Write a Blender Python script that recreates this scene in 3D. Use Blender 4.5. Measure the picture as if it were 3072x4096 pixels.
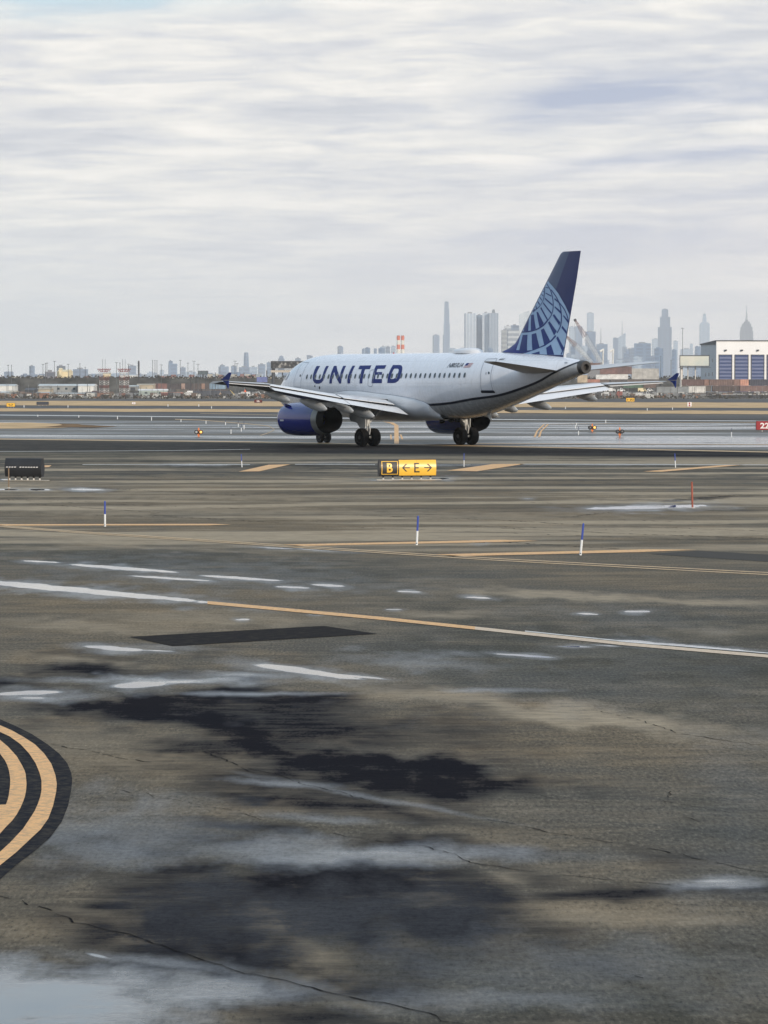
import bpy, bmesh, math, random
import numpy as np
from mathutils import Vector, Matrix
R = math.radians
SC = bpy.context.scene
for o in list(bpy.data.objects): bpy.data.objects.remove(o)
COL = SC.collection

# ------------------------------------------------------------------ camera
F, YH, CH = 13650.0, 1522.0, 4.144            # focal length in photo pixels, horizon row, eye height (a cabin window)
cd = bpy.data.cameras.new('camera'); cam = bpy.data.objects.new('camera', cd); COL.objects.link(cam)
PIT = math.atan((2048 - YH) / F)
cam.location = (0, 0, CH); cam.rotation_euler = (math.pi/2 - PIT, 0, 0)
cd.sensor_fit = 'VERTICAL'; cd.sensor_height = 36; cd.lens = 36 * F / 4096
cd.clip_start = 0.5; cd.clip_end = 60000
SC.camera = cam

# ------------------------------------------------------------------ world and sun
SUN_AZ, SUN_EL = R(148), R(17)                # azimuth clockwise from +Y: behind the camera and to the right
W = bpy.data.worlds.new('World'); SC.world = W; W.use_nodes = True
nt = W.node_tree; nt.nodes.clear()
def N(t, k, **kw):
    n = t.nodes.new(k)
    for a, b in kw.items():
        if a in n.inputs: n.inputs[a].default_value = b
        else: setattr(n, a, b)
    return n
def L(t, a, b): t.links.new(a, b)
def MA(t, op, a, b=None, c=None, clamp=False):
    n = t.nodes.new('ShaderNodeMath'); n.operation = op; n.use_clamp = clamp
    for i, v in enumerate((a, b, c)):
        if v is None: continue
        if isinstance(v, (int, float)): n.inputs[i].default_value = v
        else: t.links.new(v, n.inputs[i])
    return n.outputs[0]
def MIX(t, f, a, b, blend='MIX'):
    n = t.nodes.new('ShaderNodeMix'); n.data_type = 'RGBA'; n.blend_type = blend
    for i, v in ((0, f), (6, a), (7, b)):
        if isinstance(v, (int, float)): n.inputs[i].default_value = v
        elif isinstance(v, tuple): n.inputs[i].default_value = (*v[:3], 1)
        else: t.links.new(v, n.inputs[i])
    return n.outputs[2]
def RAMP(t, v, stops, interp='LINEAR'):
    n = t.nodes.new('ShaderNodeValToRGB'); n.color_ramp.interpolation = interp
    e = n.color_ramp.elements
    while len(e) > 1: e.remove(e[-1])
    for i, (p, c) in enumerate(stops):
        if i == 0: e[0].position = p
        else: e.new(p)
        e[i].color = (*c, 1) if isinstance(c, tuple) else (c, c, c, 1)
    t.links.new(v, n.inputs[0]); return n.outputs[0]

def build_world():
    t = nt
    sky = N(t, 'ShaderNodeTexSky', sky_type='NISHITA'); sky.sun_disc = False
    sky.sun_elevation = SUN_EL; sky.sun_rotation = SUN_AZ; sky.dust_density = 2.0; sky.air_density = 1.0
    tc = N(t, 'ShaderNodeTexCoord'); sep = N(t, 'ShaderNodeSeparateXYZ'); L(t, tc.outputs['Generated'], sep.inputs[0])
    X, Y, Z = sep.outputs
    az = MA(t, 'ARCTAN2', X, Y); el = MA(t, 'ARCSINE', Z)
    azd = MA(t, 'MULTIPLY', az, 57.2958); eld = MA(t, 'MULTIPLY', el, 57.2958)
    # a cloud layer seen in perspective: direction divided by height above the horizon
    zz = MA(t, 'ADD', MA(t, 'MAXIMUM', Z, 0.0), 0.045)
    cx = MA(t, 'DIVIDE', X, zz); cy = MA(t, 'DIVIDE', Y, zz)
    v = N(t, 'ShaderNodeCombineXYZ'); L(t, cx, v.inputs[0]); L(t, cy, v.inputs[1])
    def noise(scale, det, rough, sx, sy, off, dist=0.0):
        m = N(t, 'ShaderNodeMapping'); m.inputs['Scale'].default_value = (sx, sy, 1); m.inputs['Location'].default_value = (off, off*.7, 0)
        L(t, v.outputs[0], m.inputs[0])
        n = N(t, 'ShaderNodeTexNoise'); n.inputs['Scale'].default_value = scale; n.inputs['Detail'].default_value = det
        n.inputs['Roughness'].default_value = rough; n.inputs['Distortion'].default_value = dist
        L(t, m.outputs[0], n.inputs[0]); return n.outputs[0]
    n1 = noise(.85, 5, .50, 1.0, .8, 3.1, .5)
    n2 = noise(3.4, 7, .60, .9, 1.0, 9.4, .8)
    n3 = noise(.55, 3, .5, .9, .8, 5.3)
    # softly defined streaks in azimuth and elevation, as the layer looks near the horizon
    va = N(t, 'ShaderNodeCombineXYZ'); L(t, MA(t, 'MULTIPLY', azd, .30), va.inputs[0]); L(t, MA(t, 'MULTIPLY', MA(t, 'SUBTRACT', eld, MA(t, 'MULTIPLY', azd, .02)), 2.0), va.inputs[1])
    n4 = N(t, 'ShaderNodeTexNoise'); n4.inputs['Scale'].default_value = 1.6; n4.inputs['Detail'].default_value = 5; n4.inputs['Roughness'].default_value = .5
    n4.inputs['Distortion'].default_value = .6
    L(t, va.outputs[0], n4.inputs[0]); n4 = n4.outputs[0]
    s = MA(t, 'ADD', MA(t, 'MULTIPLY', n1, .34), MA(t, 'MULTIPLY', n2, .36))
    s = MA(t, 'ADD', s, MA(t, 'MULTIPLY', n4, .30))
    # broad grey bands: az, el, half-width az, half-width el, tilt, strength
    def blob(a, e, ra, re, tilt):
        da = MA(t, 'SUBTRACT', azd, a); de = MA(t, 'SUBTRACT', eld, e)
        de = MA(t, 'SUBTRACT', de, MA(t, 'MULTIPLY', da, tilt))
        q = MA(t, 'ADD', MA(t, 'POWER', MA(t, 'ABSOLUTE', MA(t, 'DIVIDE', da, ra)), 2.0), MA(t, 'POWER', MA(t, 'ABSOLUTE', MA(t, 'DIVIDE', de, re)), 2.0))
        q = MA(t, 'ADD', q, MA(t, 'MULTIPLY', MA(t, 'SUBTRACT', n4, .5), 2.6))
        return MA(t, 'EXPONENT', MA(t, 'MULTIPLY', MA(t, 'MAXIMUM', q, 0.0), -1.0))
    bands = [(4.4, 4.72, 2.6, .40, .07, 1.0), (5.0, 3.75, 2.8, .17, .09, .85), (6.4, 3.15, 3.0, .18, .10, .5),
             (3.6, 2.3, 4.6, .42, .05, .8), (1.5, 1.75, 6.0, .22, .0, .35), (-5.0, .3, 6.0, .75, 0, .25)]
    dark = None
    for a, e, ra, re, ti, st in bands:
        b = MA(t, 'MULTIPLY', blob(a, e, ra, re, ti), st)
        dark = b if dark is None else MA(t, 'MAXIMUM', dark, b)
    cloud = RAMP(t, s, [(0.36, (.52, .54, .59)), (0.455, (.66, .665, .685)), (0.53, (.79, .775, .745)), (0.62, (.94, .90, .84))])
    cloud = MIX(t, MA(t, 'MULTIPLY', dark, .95), cloud, (.40, .45, .58))
    # warmer and smoother low down, greyer-green to the left
    low = RAMP(t, MA(t, 'DIVIDE', eld, 4.0), [(0.0, 1.0), (.38, .62), (1.0, 0.0)])
    lowc = MIX(t, RAMP(t, MA(t, 'ADD', MA(t, 'DIVIDE', azd, 13.0), .5), [(0, 0.0), (1, 1.0)]), (.80, .80, .77), (.92, .835, .785))
    cloud = MIX(t, MA(t, 'MULTIPLY', low, .8), cloud, lowc)
    # higher up the layer thins and turns blue-grey
    up = RAMP(t, MA(t, 'DIVIDE', eld, 90.0), [(0.075, 0.0), (.12, .55), (.3, .8), (1, 1.0)])
    gap = RAMP(t, n3, [(.42, 1.0), (.58, 0.0)])
    skyc = N(t, 'ShaderNodeVectorMath', operation='SCALE'); L(t, sky.outputs[0], skyc.inputs[0]); skyc.inputs[3].default_value = .11
    cloud = MIX(t, MA(t, 'MULTIPLY', up, .85), cloud, RAMP(t, MA(t, 'DIVIDE', eld, 90.0), [(.08, (.92, .98, 1.08)), (.22, (.66, .75, .93)), (.5, (.50, .60, .80))]))
    blue_az = MA(t, 'MAXIMUM', blob(-4.6, 6.55, 3.0, .42, .06), MA(t, 'MULTIPLY', blob(3.7, 6.55, .8, .16, 0.0), .7))
    blue = MA(t, 'MAXIMUM', MA(t, 'MULTIPLY', gap, up), MA(t, 'MULTIPLY', blue_az, .85))
    bl2 = MIX(t, .6, skyc.outputs[0], (.50, .74, .90))
    col = MIX(t, blue, cloud, bl2)
    bg = N(t, 'ShaderNodeBackground'); L(t, col, bg.inputs[0]); bg.inputs[1].default_value = 1.15
    out = N(t, 'ShaderNodeOutputWorld'); L(t, bg.outputs[0], out.inputs[0])
build_world()
sd = bpy.data.lights.new('sun', 'SUN'); sd.energy = 3.0; sd.angle = R(2.5); sd.color = (1.0, .86, .70)
sun = bpy.data.objects.new('sun', sd); COL.objects.link(sun)
sdir = Vector((math.sin(SUN_AZ)*math.cos(SUN_EL), math.cos(SUN_AZ)*math.cos(SUN_EL), math.sin(SUN_EL)))
sun.rotation_euler = sdir.to_track_quat('Z', 'Y').to_euler(); sun.location = sdir*100
SC.view_settings.view_transform = 'Standard'; SC.view_settings.look = 'None'
SC.view_settings.exposure = 0.0; SC.view_settings.gamma = 1.0; SC.view_settings.use_curve_mapping = False
SC.cycles.max_bounces = 6; SC.cycles.volume_bounces = 2; SC.cycles.transparent_max_bounces = 6
SC.cycles.use_denoising = True

# ------------------------------------------------------------------ pixel -> place helpers
CP, SP = math.cos(PIT), math.sin(PIT)
def ray(px, py):
    u = (px-1536)/F; v = (2048-py)/F
    return np.array((u, CP + v*SP, -SP + v*CP))
def G(px, py, z=0.0):                          # the point of the level z seen at a photo pixel
    d = ray(px, py); k = (z-CH)/d[2]; return Vector((d[0]*k, d[1]*k, z))
def at(px, py, D):                             # the point at forward distance D
    d = ray(px, py); k = D/d[1]; return Vector((d[0]*k, D, CH + d[2]*k))

# ------------------------------------------------------------------ object helpers
def tag(o, label=None, cat=None, group=None, kind=None):
    for k, v in (('label', label), ('category', cat), ('group', group), ('kind', kind)):
        if v: o[k] = v
    return o
def empty(name, loc, rz=0.0, label=None, cat=None, group=None):
    o = bpy.data.objects.new(name, None); COL.objects.link(o); o.location = loc; o.rotation_euler = (0, 0, rz)
    o.empty_display_size = .1
    return tag(o, label, cat, group)
class MB:
    def __init__(s): s.v = []; s.f = []; s.m = []
    def add(s, vs, fs, m=0):
        n = len(s.v); s.v += [tuple(x) for x in vs]; s.f += [tuple(n+i for i in f) for f in fs]; s.m += [m]*len(fs); return s
    def box(s, x0, x1, y0, y1, z0, z1, m=0):
        return s.add([(x0,y0,z0),(x1,y0,z0),(x1,y1,z0),(x0,y1,z0),(x0,y0,z1),(x1,y0,z1),(x1,y1,z1),(x0,y1,z1)],
                     [(3,2,1,0),(4,5,6,7),(0,1,5,4),(1,2,6,5),(2,3,7,6),(3,0,4,7)], m)
    def prism(s, pts, z0, z1, m=0):           # pts counter-clockwise; z1 a number or one per point
        n = len(pts); zt = z1 if isinstance(z1, (list, tuple)) else [z1]*n
        return s.add([(p[0],p[1],z0) for p in pts] + [(p[0],p[1],zt[i]) for i, p in enumerate(pts)],
                     [tuple(range(n))[::-1], tuple(range(n, 2*n))] + [(i,(i+1)%n,n+(i+1)%n,n+i) for i in range(n)], m)
    def tube(s, a, b, r0, r1=None, n=8, m=0, caps=True):
        a = Vector(a); b = Vector(b); r1 = r0 if r1 is None else r1
        d = (b-a).normalized(); u = d.orthogonal().normalized(); w = d.cross(u)
        vs = []
        for p, r in ((a, r0), (b, r1)):
            for i in range(n):
                t = 2*math.pi*i/n; vs.append(p + (u*math.cos(t) + w*math.sin(t))*r)
        fs = [(i,(i+1)%n,n+(i+1)%n,n+i) for i in range(n)]
        if caps: fs += [tuple(range(n))[::-1], tuple(range(n, 2*n))]
        return s.add(vs, fs, m)
    def lathe(s, prof, axis='x', n=32, c=(0,0,0), m=0, close=True):   # prof: list of (along, radius)
        vs = []; k = len(prof)
        for (a, r) in prof:
            for i in range(n):
                t = 2*math.pi*i/n; q = (r*math.cos(t), r*math.sin(t))
                vs.append({'x': (c[0]+a, c[1]+q[0], c[2]+q[1]), 'y': (c[0]+q[0], c[1]+a, c[2]+q[1]), 'z': (c[0]+q[0], c[1]+q[1], c[2]+a)}[axis])
        fs = [(j*n+i, j*n+(i+1)%n, (j+1)*n+(i+1)%n, (j+1)*n+i) for j in range(k-1) for i in range(n)]
        if close: fs += [tuple(range(n))[::-1], tuple(range((k-1)*n, k*n))]
        return s.add(vs, fs, m)
    def build(s, name, mats, parent=None, smooth=False, bevel=0, loc=None, rz=0.0, angle=35):
        me = bpy.data.meshes.new(name); me.from_pydata(s.v, [], s.f); me.validate()
        if not isinstance(mats, (list, tuple)): mats = [mats]
        for m in mats: me.materials.append(m)
        if len(mats) > 1 and len(me.polygons) == len(s.m): me.polygons.foreach_set('material_index', s.m)
        bm = bmesh.new(); bm.from_mesh(me); bmesh.ops.recalc_face_normals(bm, faces=bm.faces)
        if bevel: bmesh.ops.bevel(bm, geom=[e for e in bm.edges if e.calc_face_angle(0) > .5], offset=bevel, segments=2, affect='EDGES')
        if smooth:
            for f in bm.faces: f.smooth = True
            for e in bm.edges:
                if e.is_manifold and e.calc_face_angle(0) > R(angle): e.smooth = False
        bm.to_mesh(me); bm.free()
        o = bpy.data.objects.new(name, me); COL.objects.link(o)
        if loc is not None: o.location = loc
        o.rotation_euler = (0, 0, rz)
        if parent: o.parent = parent
        return o
def copy_tree(o, parent=None):
    c = o.copy(); COL.objects.link(c)
    if parent: c.parent = parent
    for ch in list(o.children): copy_tree(ch, c)
    return c

# ------------------------------------------------------------------ materials
MATS = {}
def mat(name, color, rough=.6, metal=0.0, var=.12, scale=1.5, emit=None, spec=.5, coat=0.0, bump=0.0, bscale=30.0):
    if name in MATS: return MATS[name]
    m = bpy.data.materials.new(name); m.use_nodes = True; t = m.node_tree; p = t.nodes['Principled BSDF']
    p.inputs['Roughness'].default_value = rough; p.inputs['Metallic'].default_value = metal
    p.inputs['Specular IOR Level'].default_value = spec; p.inputs['Coat Weight'].default_value = coat; p.inputs['Coat Roughness'].default_value = .05
    tc = N(t, 'ShaderNodeTexCoord')
    n = N(t, 'ShaderNodeTexNoise'); n.inputs['Scale'].default_value = scale; n.inputs['Detail'].default_value = 5; L(t, tc.outputs['Object'], n.inputs[0])
    c = MIX(t, RAMP(t, n.outputs[0], [(.3, 0.0), (.7, 1.0)]), tuple(x*(1-var) for x in color), tuple(min(1, x*(1+var)) for x in color))
    L(t, c, p.inputs['Base Color'])
    if bump:
        n2 = N(t, 'ShaderNodeTexNoise'); n2.inputs['Scale'].default_value = bscale; L(t, tc.outputs['Object'], n2.inputs[0])
        b = N(t, 'ShaderNodeBump'); b.inputs['Strength'].default_value = bump; b.inputs['Distance'].default_value = .02
        L(t, n2.outputs[0], b.inputs['Height']); L(t, b.outputs[0], p.inputs['Normal'])
    if emit:
        p.inputs['Emission Color'].default_value = (*emit[:3], 1); p.inputs['Emission Strength'].default_value = emit[3]
    MATS[name] = m; return m

# ------------------------------------------------------------------ noise in numpy (for the wet and worn areas of the pavement)
def vnoise(x, y, seed):
    xi = np.floor(x).astype(np.int64); yi = np.floor(y).astype(np.int64); fx = x-xi; fy = y-yi
    fx = fx*fx*(3-2*fx); fy = fy*fy*(3-2*fy)
    def h(a, b):
        n = (a*374761393 + b*668265263 + seed*1442695041) & 0x7fffffff
        n = ((n ^ (n >> 13)) * 1274126177) & 0x7fffffff
        return ((n ^ (n >> 16)) & 0xffff)/65535.0
    return (h(xi,yi)*(1-fx)+h(xi+1,yi)*fx)*(1-fy) + (h(xi,yi+1)*(1-fx)+h(xi+1,yi+1)*fx)*fy
def fbm(x, y, seed, o=5):
    s = 0; a = .5; t = 0
    for i in range(o):
        s = s + a*vnoise(x*2**i, y*2**i, seed+i*17); t += a; a *= .55
    return s/t
def sstep(a, b, x):
    t = np.clip((x-a)/(b-a), 0, 1); return t*t*(3-2*t)

# ------------------------------------------------------------------ ground
def ground_material(name, attr=True, tint=(1, 1, 1)):
    m = bpy.data.materials.new(name); m.use_nodes = True; t = m.node_tree; p = t.nodes['Principled BSDF']
    tc = N(t, 'ShaderNodeTexCoord')
    def noise(s, d=4, r=.5, sx=1, sy=1, rot=0.0, dist=0.0):
        mp = N(t, 'ShaderNodeMapping'); mp.inputs['Scale'].default_value = (sx, sy, 1); mp.inputs['Rotation'].default_value = (0, 0, rot); L(t, tc.outputs['Object'], mp.inputs[0])
        n = N(t, 'ShaderNodeTexNoise'); n.inputs['Scale'].default_value = s; n.inputs['Detail'].default_value = d; n.inputs['Roughness'].default_value = r; n.inputs['Distortion'].default_value = dist
        L(t, mp.outputs[0], n.inputs[0]); return n.outputs[0]
    big = noise(.11, 6, .6, 1, .8); mid = noise(.7, 6, .6, .5, 1.0, .1); fine = noise(24, 7, .74, 1, .24); grain = noise(9, 5, .7)
    lane = noise(.35, 5, .6, .12, 1.0, -.33, .4)
    c = MIX(t, RAMP(t, big, [(.38, 0.0), (.62, 1.0)]), (.130, .108, .076), (.088, .082, .068))
    c = MIX(t, RAMP(t, mid, [(.48, 0.0), (.68, .85)]), c, (.19, .155, .108))
    c = MIX(t, RAMP(t, lane, [(.56, 0.0), (.70, .5)]), c, (.235, .19, .135))
    c = MIX(t, RAMP(t, lane, [(.30, .45), (.44, 0.0)]), c, (.08, .071, .055))
    c = MIX(t, RAMP(t, grain, [(.25, .45), (.5, 0.0)]), c, (.06, .054, .045))
    c = MIX(t, RAMP(t, fine, [(.52, 0.0), (.68, .55)]), c, (.34, .295, .225)); c = MIX(t, RAMP(t, fine, [(.34, .85), (.48, 0.0)]), c, (.030, .028, .025))
    streak = noise(3, 8, .72, .35, 1.0, .05, .3); c = MIX(t, RAMP(t, streak, [(.36, .35), (.50, 0.0)]), c, (.06, .05, .038)); c = MIX(t, RAMP(t, streak, [(.54, 0.0), (.70, .45)]), c, (.25, .21, .155))
    vo = N(t, 'ShaderNodeTexVoronoi'); vo.inputs['Scale'].default_value = 22; L(t, tc.outputs['Object'], vo.inputs[0])
    c = MIX(t, RAMP(t, vo.outputs['Distance'], [(.0, .85), (.10, .0)]), c, (.42, .37, .30))
    rough = .82
    if attr:
        def A(n): a = N(t, 'ShaderNodeAttribute'); a.attribute_name = n; return a.outputs['Fac']
        wet, dark, pale, film, tone = A('wet'), A('dark'), A('pale'), A('film'), A('tone')
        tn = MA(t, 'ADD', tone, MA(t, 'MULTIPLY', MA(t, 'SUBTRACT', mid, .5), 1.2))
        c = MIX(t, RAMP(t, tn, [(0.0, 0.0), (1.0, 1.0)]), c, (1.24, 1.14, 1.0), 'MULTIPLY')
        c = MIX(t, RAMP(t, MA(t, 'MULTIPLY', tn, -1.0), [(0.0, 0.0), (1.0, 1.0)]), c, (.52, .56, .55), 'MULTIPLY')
        pn = RAMP(t, noise(5.0, 7, .72, .35, 1), [(.3, .25), (.6, 1.0)])
        c = MIX(t, MA(t, 'MULTIPLY', pale, pn), c, (.40, .325, .225))
        dn = MA(t, 'MULTIPLY', MA(t, 'SUBTRACT', noise(3.0, 9, .80, .30, .8, .05), .5), 1.5)
        dn = MA(t, 'ADD', dn, MA(t, 'MULTIPLY', MA(t, 'SUBTRACT', fine, .5), .9))
        dk = MA(t, 'MULTIPLY', RAMP(t, MA(t, 'ADD', dark, dn), [(.03, 0.0), (.80, 1.0)]), RAMP(t, dark, [(0.0, 0.0), (.2, 1.0)]))
        dk = MA(t, 'MULTIPLY', dk, .97)
        c = MIX(t, dk, c, (.009, .0095, .014))
        edge = MA(t, 'ADD', wet, MA(t, 'MULTIPLY', MA(t, 'SUBTRACT', noise(4, 8, .7, .4, 1), .5), .55))
        w = RAMP(t, edge, [(.24, 0.0), (.44, .45), (.60, 1.0)])
        c = MIX(t, w, c, (.03, .031, .034))
        c = MIX(t, MA(t, 'MULTIPLY', film, .40), c, (.035, .038, .045))
        gr = RAMP(t, MA(t, 'ADD', MA(t, 'MULTIPLY', fine, .6), MA(t, 'MULTIPLY', grain, .4)), [(.36, .30), (.56, 1.0)])
        r0 = MA(t, 'SUBTRACT', .82, MA(t, 'MULTIPLY', MA(t, 'MULTIPLY', film, RAMP(t, grain, [(.3, .85), (.7, 1.0)])), .60))
        r0 = MA(t, 'SUBTRACT', r0, MA(t, 'MULTIPLY', dk, .12))
        rough = MA(t, 'MULTIPLY', r0, MA(t, 'SUBTRACT', 1.0, MA(t, 'MULTIPLY', w, .96)))
        L(t, rough, p.inputs['Roughness'])
        sp = MA(t, 'MAXIMUM', MA(t, 'MULTIPLY', w, .95), MA(t, 'MULTIPLY', MA(t, 'MULTIPLY', film, gr), .85))
        L(t, MA(t, 'MAXIMUM', sp, MA(t, 'MULTIPLY', MA(t, 'SUBTRACT', 1.0, dk), .06)), p.inputs['Specular IOR Level'])
        bs = MA(t, 'MULTIPLY', MA(t, 'SUBTRACT', 1.0, w), .55)
    else:
        p.inputs['Roughness'].default_value = rough; bs = None; p.inputs['Specular IOR Level'].default_value = .2
    p.inputs['IOR'].default_value = 1.6
    b = N(t, 'ShaderNodeBump'); b.inputs['Distance'].default_value = .010; b.inputs['Strength'].default_value = .6
    if bs is not None: L(t, bs, b.inputs['Strength'])
    L(t, MA(t, 'ADD', fine, MA(t, 'MULTIPLY', grain, 2.0)), b.inputs['Height']); L(t, b.outputs[0], p.inputs['Normal'])
    L(t, c, p.inputs['Base Color'])
    return m

# puddles: centre x, centre y, half-width, half-height, slope, softness, strength  (photo pixels -> mapped to the ground)
PUD = [(448,2592,118,8,.06,.35,1),(620,2602,110,3,.05,.6,.7),(1230,2688,230,10,.13,.5,1),(1130,2668,110,7,.10,.5,1),(1420,2705,150,5,.09,.7,.8),
 (560,2738,130,13,-.05,.7,.9),(720,2728,130,8,.0,1,.6),(110,2772,150,9,-.03,.6,.95),(130,2792,70,5,0,.8,.7),(950,2700,160,5,.0,1,.45),
 (490,2273,230,6,.075,.35,1),(170,2247,90,3,.05,.5,.9),(960,2312,190,5,.065,.45,.95),(690,2314,190,4,.06,.5,.9),(1166,2349,76,4,.05,.4,.95),(1312,2341,70,5,.05,.35,1),
 (1633,2367,52,3,.03,.4,1),(1910,2390,62,3.5,.05,.4,.95),(2350,2456,48,3,.05,.4,1),(2546,2446,58,4,.0,.35,1),(2095,2622,125,4,.06,.5,.9),
 (2300,2586,80,3,.02,.6,.8),(2420,2582,70,3,.05,.6,.6),(2550,2570,110,9,.07,.5,.95),(2800,2586,260,3,.085,.5,.8),
 (300,2360,560,11,.093,.35,1),(2600,2028,255,7,-.025,.3,1),(2110,1994,30,2,0,.5,.6),
 (975,2478,32,3,-.03,.4,.9),(1270,2456,35,3,-.02,.4,.9),(1575,2437,35,2,-.02,.4,.8),(1300,2200,120,2.5,.05,.6,.8),(1100,2192,110,2.5,.05,.6,.6),
 (350,1958,75,3,.03,.4,1),(155,1959,50,3,0,.4,.9),(30,1958,60,3,0,.5,.8),(20,1918,25,2,0,.5,.8),(1740,1916,70,3.5,-.05,.5,1),(1560,1920,100,2,-.02,.6,.7),
 (390,3823,60,8,.2,.8,.6),(60,4020,820,190,.05,1,.66),(760,3985,460,60,.06,1,.46),(1450,3412,420,20,.03,1,.36),(2870,3524,150,10,-.02,.9,.5),(640,2728,330,14,0,1,.42),(235,3130,42,13,.3,.9,.62),(1800,1859,260,1.2,0,.5,.7),(800,1859,140,1.2,0,.5,.9),(2500,1858,300,1.2,0,.5,.6),(1350,1851,140,1.0,0,.5,.5),
 (1920,2170,30,3,0,.5,.8),(2960,1895,0.1,0.1,0,.5,.0)]
# damp film (rough reflection): same fields
FILM = [(150,3990,620,120,.03,.8,1),(800,3960,560,75,.10,1,.95),(300,4060,500,120,0,.7,1),(620,3850,380,26,.1,1,.6),(1450,3412,760,44,.02,1,.85),(420,3310,420,140,.0,1,.55),(1050,3390,420,60,0,1,.7),
 (2050,4010,620,60,0,1,.6),(2500,3900,900,160,0,1,.38),(2870,3525,260,28,-.02,.9,.9),(1130,3132,240,14,.06,1,.7),(1500,3190,560,11,.18,1,.5),(1250,3270,300,18,.05,1,.6),
 (640,2722,420,20,0,1,1),(950,2704,330,16,0,1,.8),(1000,2775,340,9,0,1,.7),(1700,2640,360,44,.02,1,.6),(1950,2760,260,14,.0,1,.7),(120,2788,240,22,0,1,.85),(2300,2700,1100,170,.05,1,.2),(900,2300,900,70,.06,1,.3),(2500,2470,700,70,.08,1,.2),
 (700,2590,260,14,.05,1,.5),(2950,3300,300,500,0,1,.2),(1250,3700,700,200,0,1,.12)]
DARK = [(305,2675,220,28,.08,.95,.85),(55,2735,190,30,.0,.9,.75),(518,2820,350,62,.05,.8,1),(926,2800,600,62,.03,.95,.95),(833,2893,420,62,.18,1,.95),(1000,2967,400,72,.22,.95,1),(1157,3013,190,34,.1,1,.75),
 (1389,3080,400,84,.08,.95,1),(1760,3115,480,70,.12,.95,1),(1046,3180,200,44,.05,1,.8),(1296,3207,290,54,.05,1,.75),(1046,3318,330,30,.1,1,.75),(1600,3260,420,40,.12,1,.7),(1750,3385,400,40,.05,1,.75),
 (787,3550,330,78,0,1,.7),(704,3670,190,78,0,.9,1),(463,3624,180,34,0,1,.85),(400,3735,220,60,0,1,.7),(1018,3568,420,84,0,1,.85),(1500,3570,480,125,.02,.9,1),(1850,3590,260,60,.1,.95,.9),(1018,3828,360,84,.1,1,.9),(1435,3735,430,125,0,.95,1),(1850,3700,340,80,-.05,.95,.95),
 (833,3874,420,44,.25,.95,.85),(1435,3967,290,64,.1,1,.7),(1200,3700,1000,270,.04,1,.88),(1050,2880,860,150,.16,1,.74),(1500,3110,760,110,.08,1,.7),(2600,3572,520,30,-.02,1,.75),(2950,3547,260,20,.0,1,.7),(2750,3440,250,40,.1,1,.4),(1250,2960,1100,260,.15,1,.34),
 (300,1958,220,10,.03,.8,.5),(2830,1992,200,6,-.06,.7,.6),(2500,2000,180,4,0,.8,.4),(1150,4060,420,50,.15,1,.7),(2150,3500,200,60,.3,1,.4)]
PALE = [(2450,2880,560,40,.095,.9,1),(1960,2815,240,26,.09,1,.8),(1700,2775,400,28,.09,1,.7),(2350,2385,520,18,.05,1,.95),(2800,2408,430,14,.03,1,.8),(1780,2460,220,14,.02,1,.7),(300,2500,420,24,.05,1,.6),(900,2480,500,30,.02,1,.5),(350,2640,260,14,.1,1,.5),(300,2985,700,90,.1,1,.3),
 (1000,3630,160,30,0,1,.6),(1180,3700,160,50,0,1,.6),(1290,3860,150,60,.3,1,.6),(1950,3540,200,34,-.25,1,.6),(1690,3500,90,60,.6,1,.5),(1300,3950,200,50,.3,1,.5),(600,3760,160,24,.1,1,.6),(380,3640,130,16,0,1,.5),(1500,3440,300,20,.0,1,.3),(2450,3660,420,40,.05,1,.4),(2700,3680,300,24,.05,1,.5),
 (400,2180,700,6,.05,1,.5),(2700,1985,500,10,0,1,.4),(700,1985,900,14,.01,1,.5),(1500,2060,1300,20,.02,1,.5),(2300,2110,800,22,.04,1,.5),(500,2050,600,18,.02,1,.5),(2900,2530,260,20,0,1,.4)]
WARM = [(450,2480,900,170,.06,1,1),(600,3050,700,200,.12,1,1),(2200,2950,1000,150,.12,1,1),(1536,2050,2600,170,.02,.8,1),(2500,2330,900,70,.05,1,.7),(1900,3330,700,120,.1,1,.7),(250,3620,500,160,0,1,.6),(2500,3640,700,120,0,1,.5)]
COOL = [(2500,2640,1200,170,.06,1,1),(600,2230,1500,60,.06,1,.8),(2700,3950,900,220,0,1,1),(3000,3300,300,500,0,1,.7),(1700,3900,900,260,0,1,.9),(500,3400,600,140,0,1,.6),(1500,3300,900,200,.05,1,.5),(1536,1830,3000,70,0,.7,.8),(2500,2800,600,60,.08,1,.6)]

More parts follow.
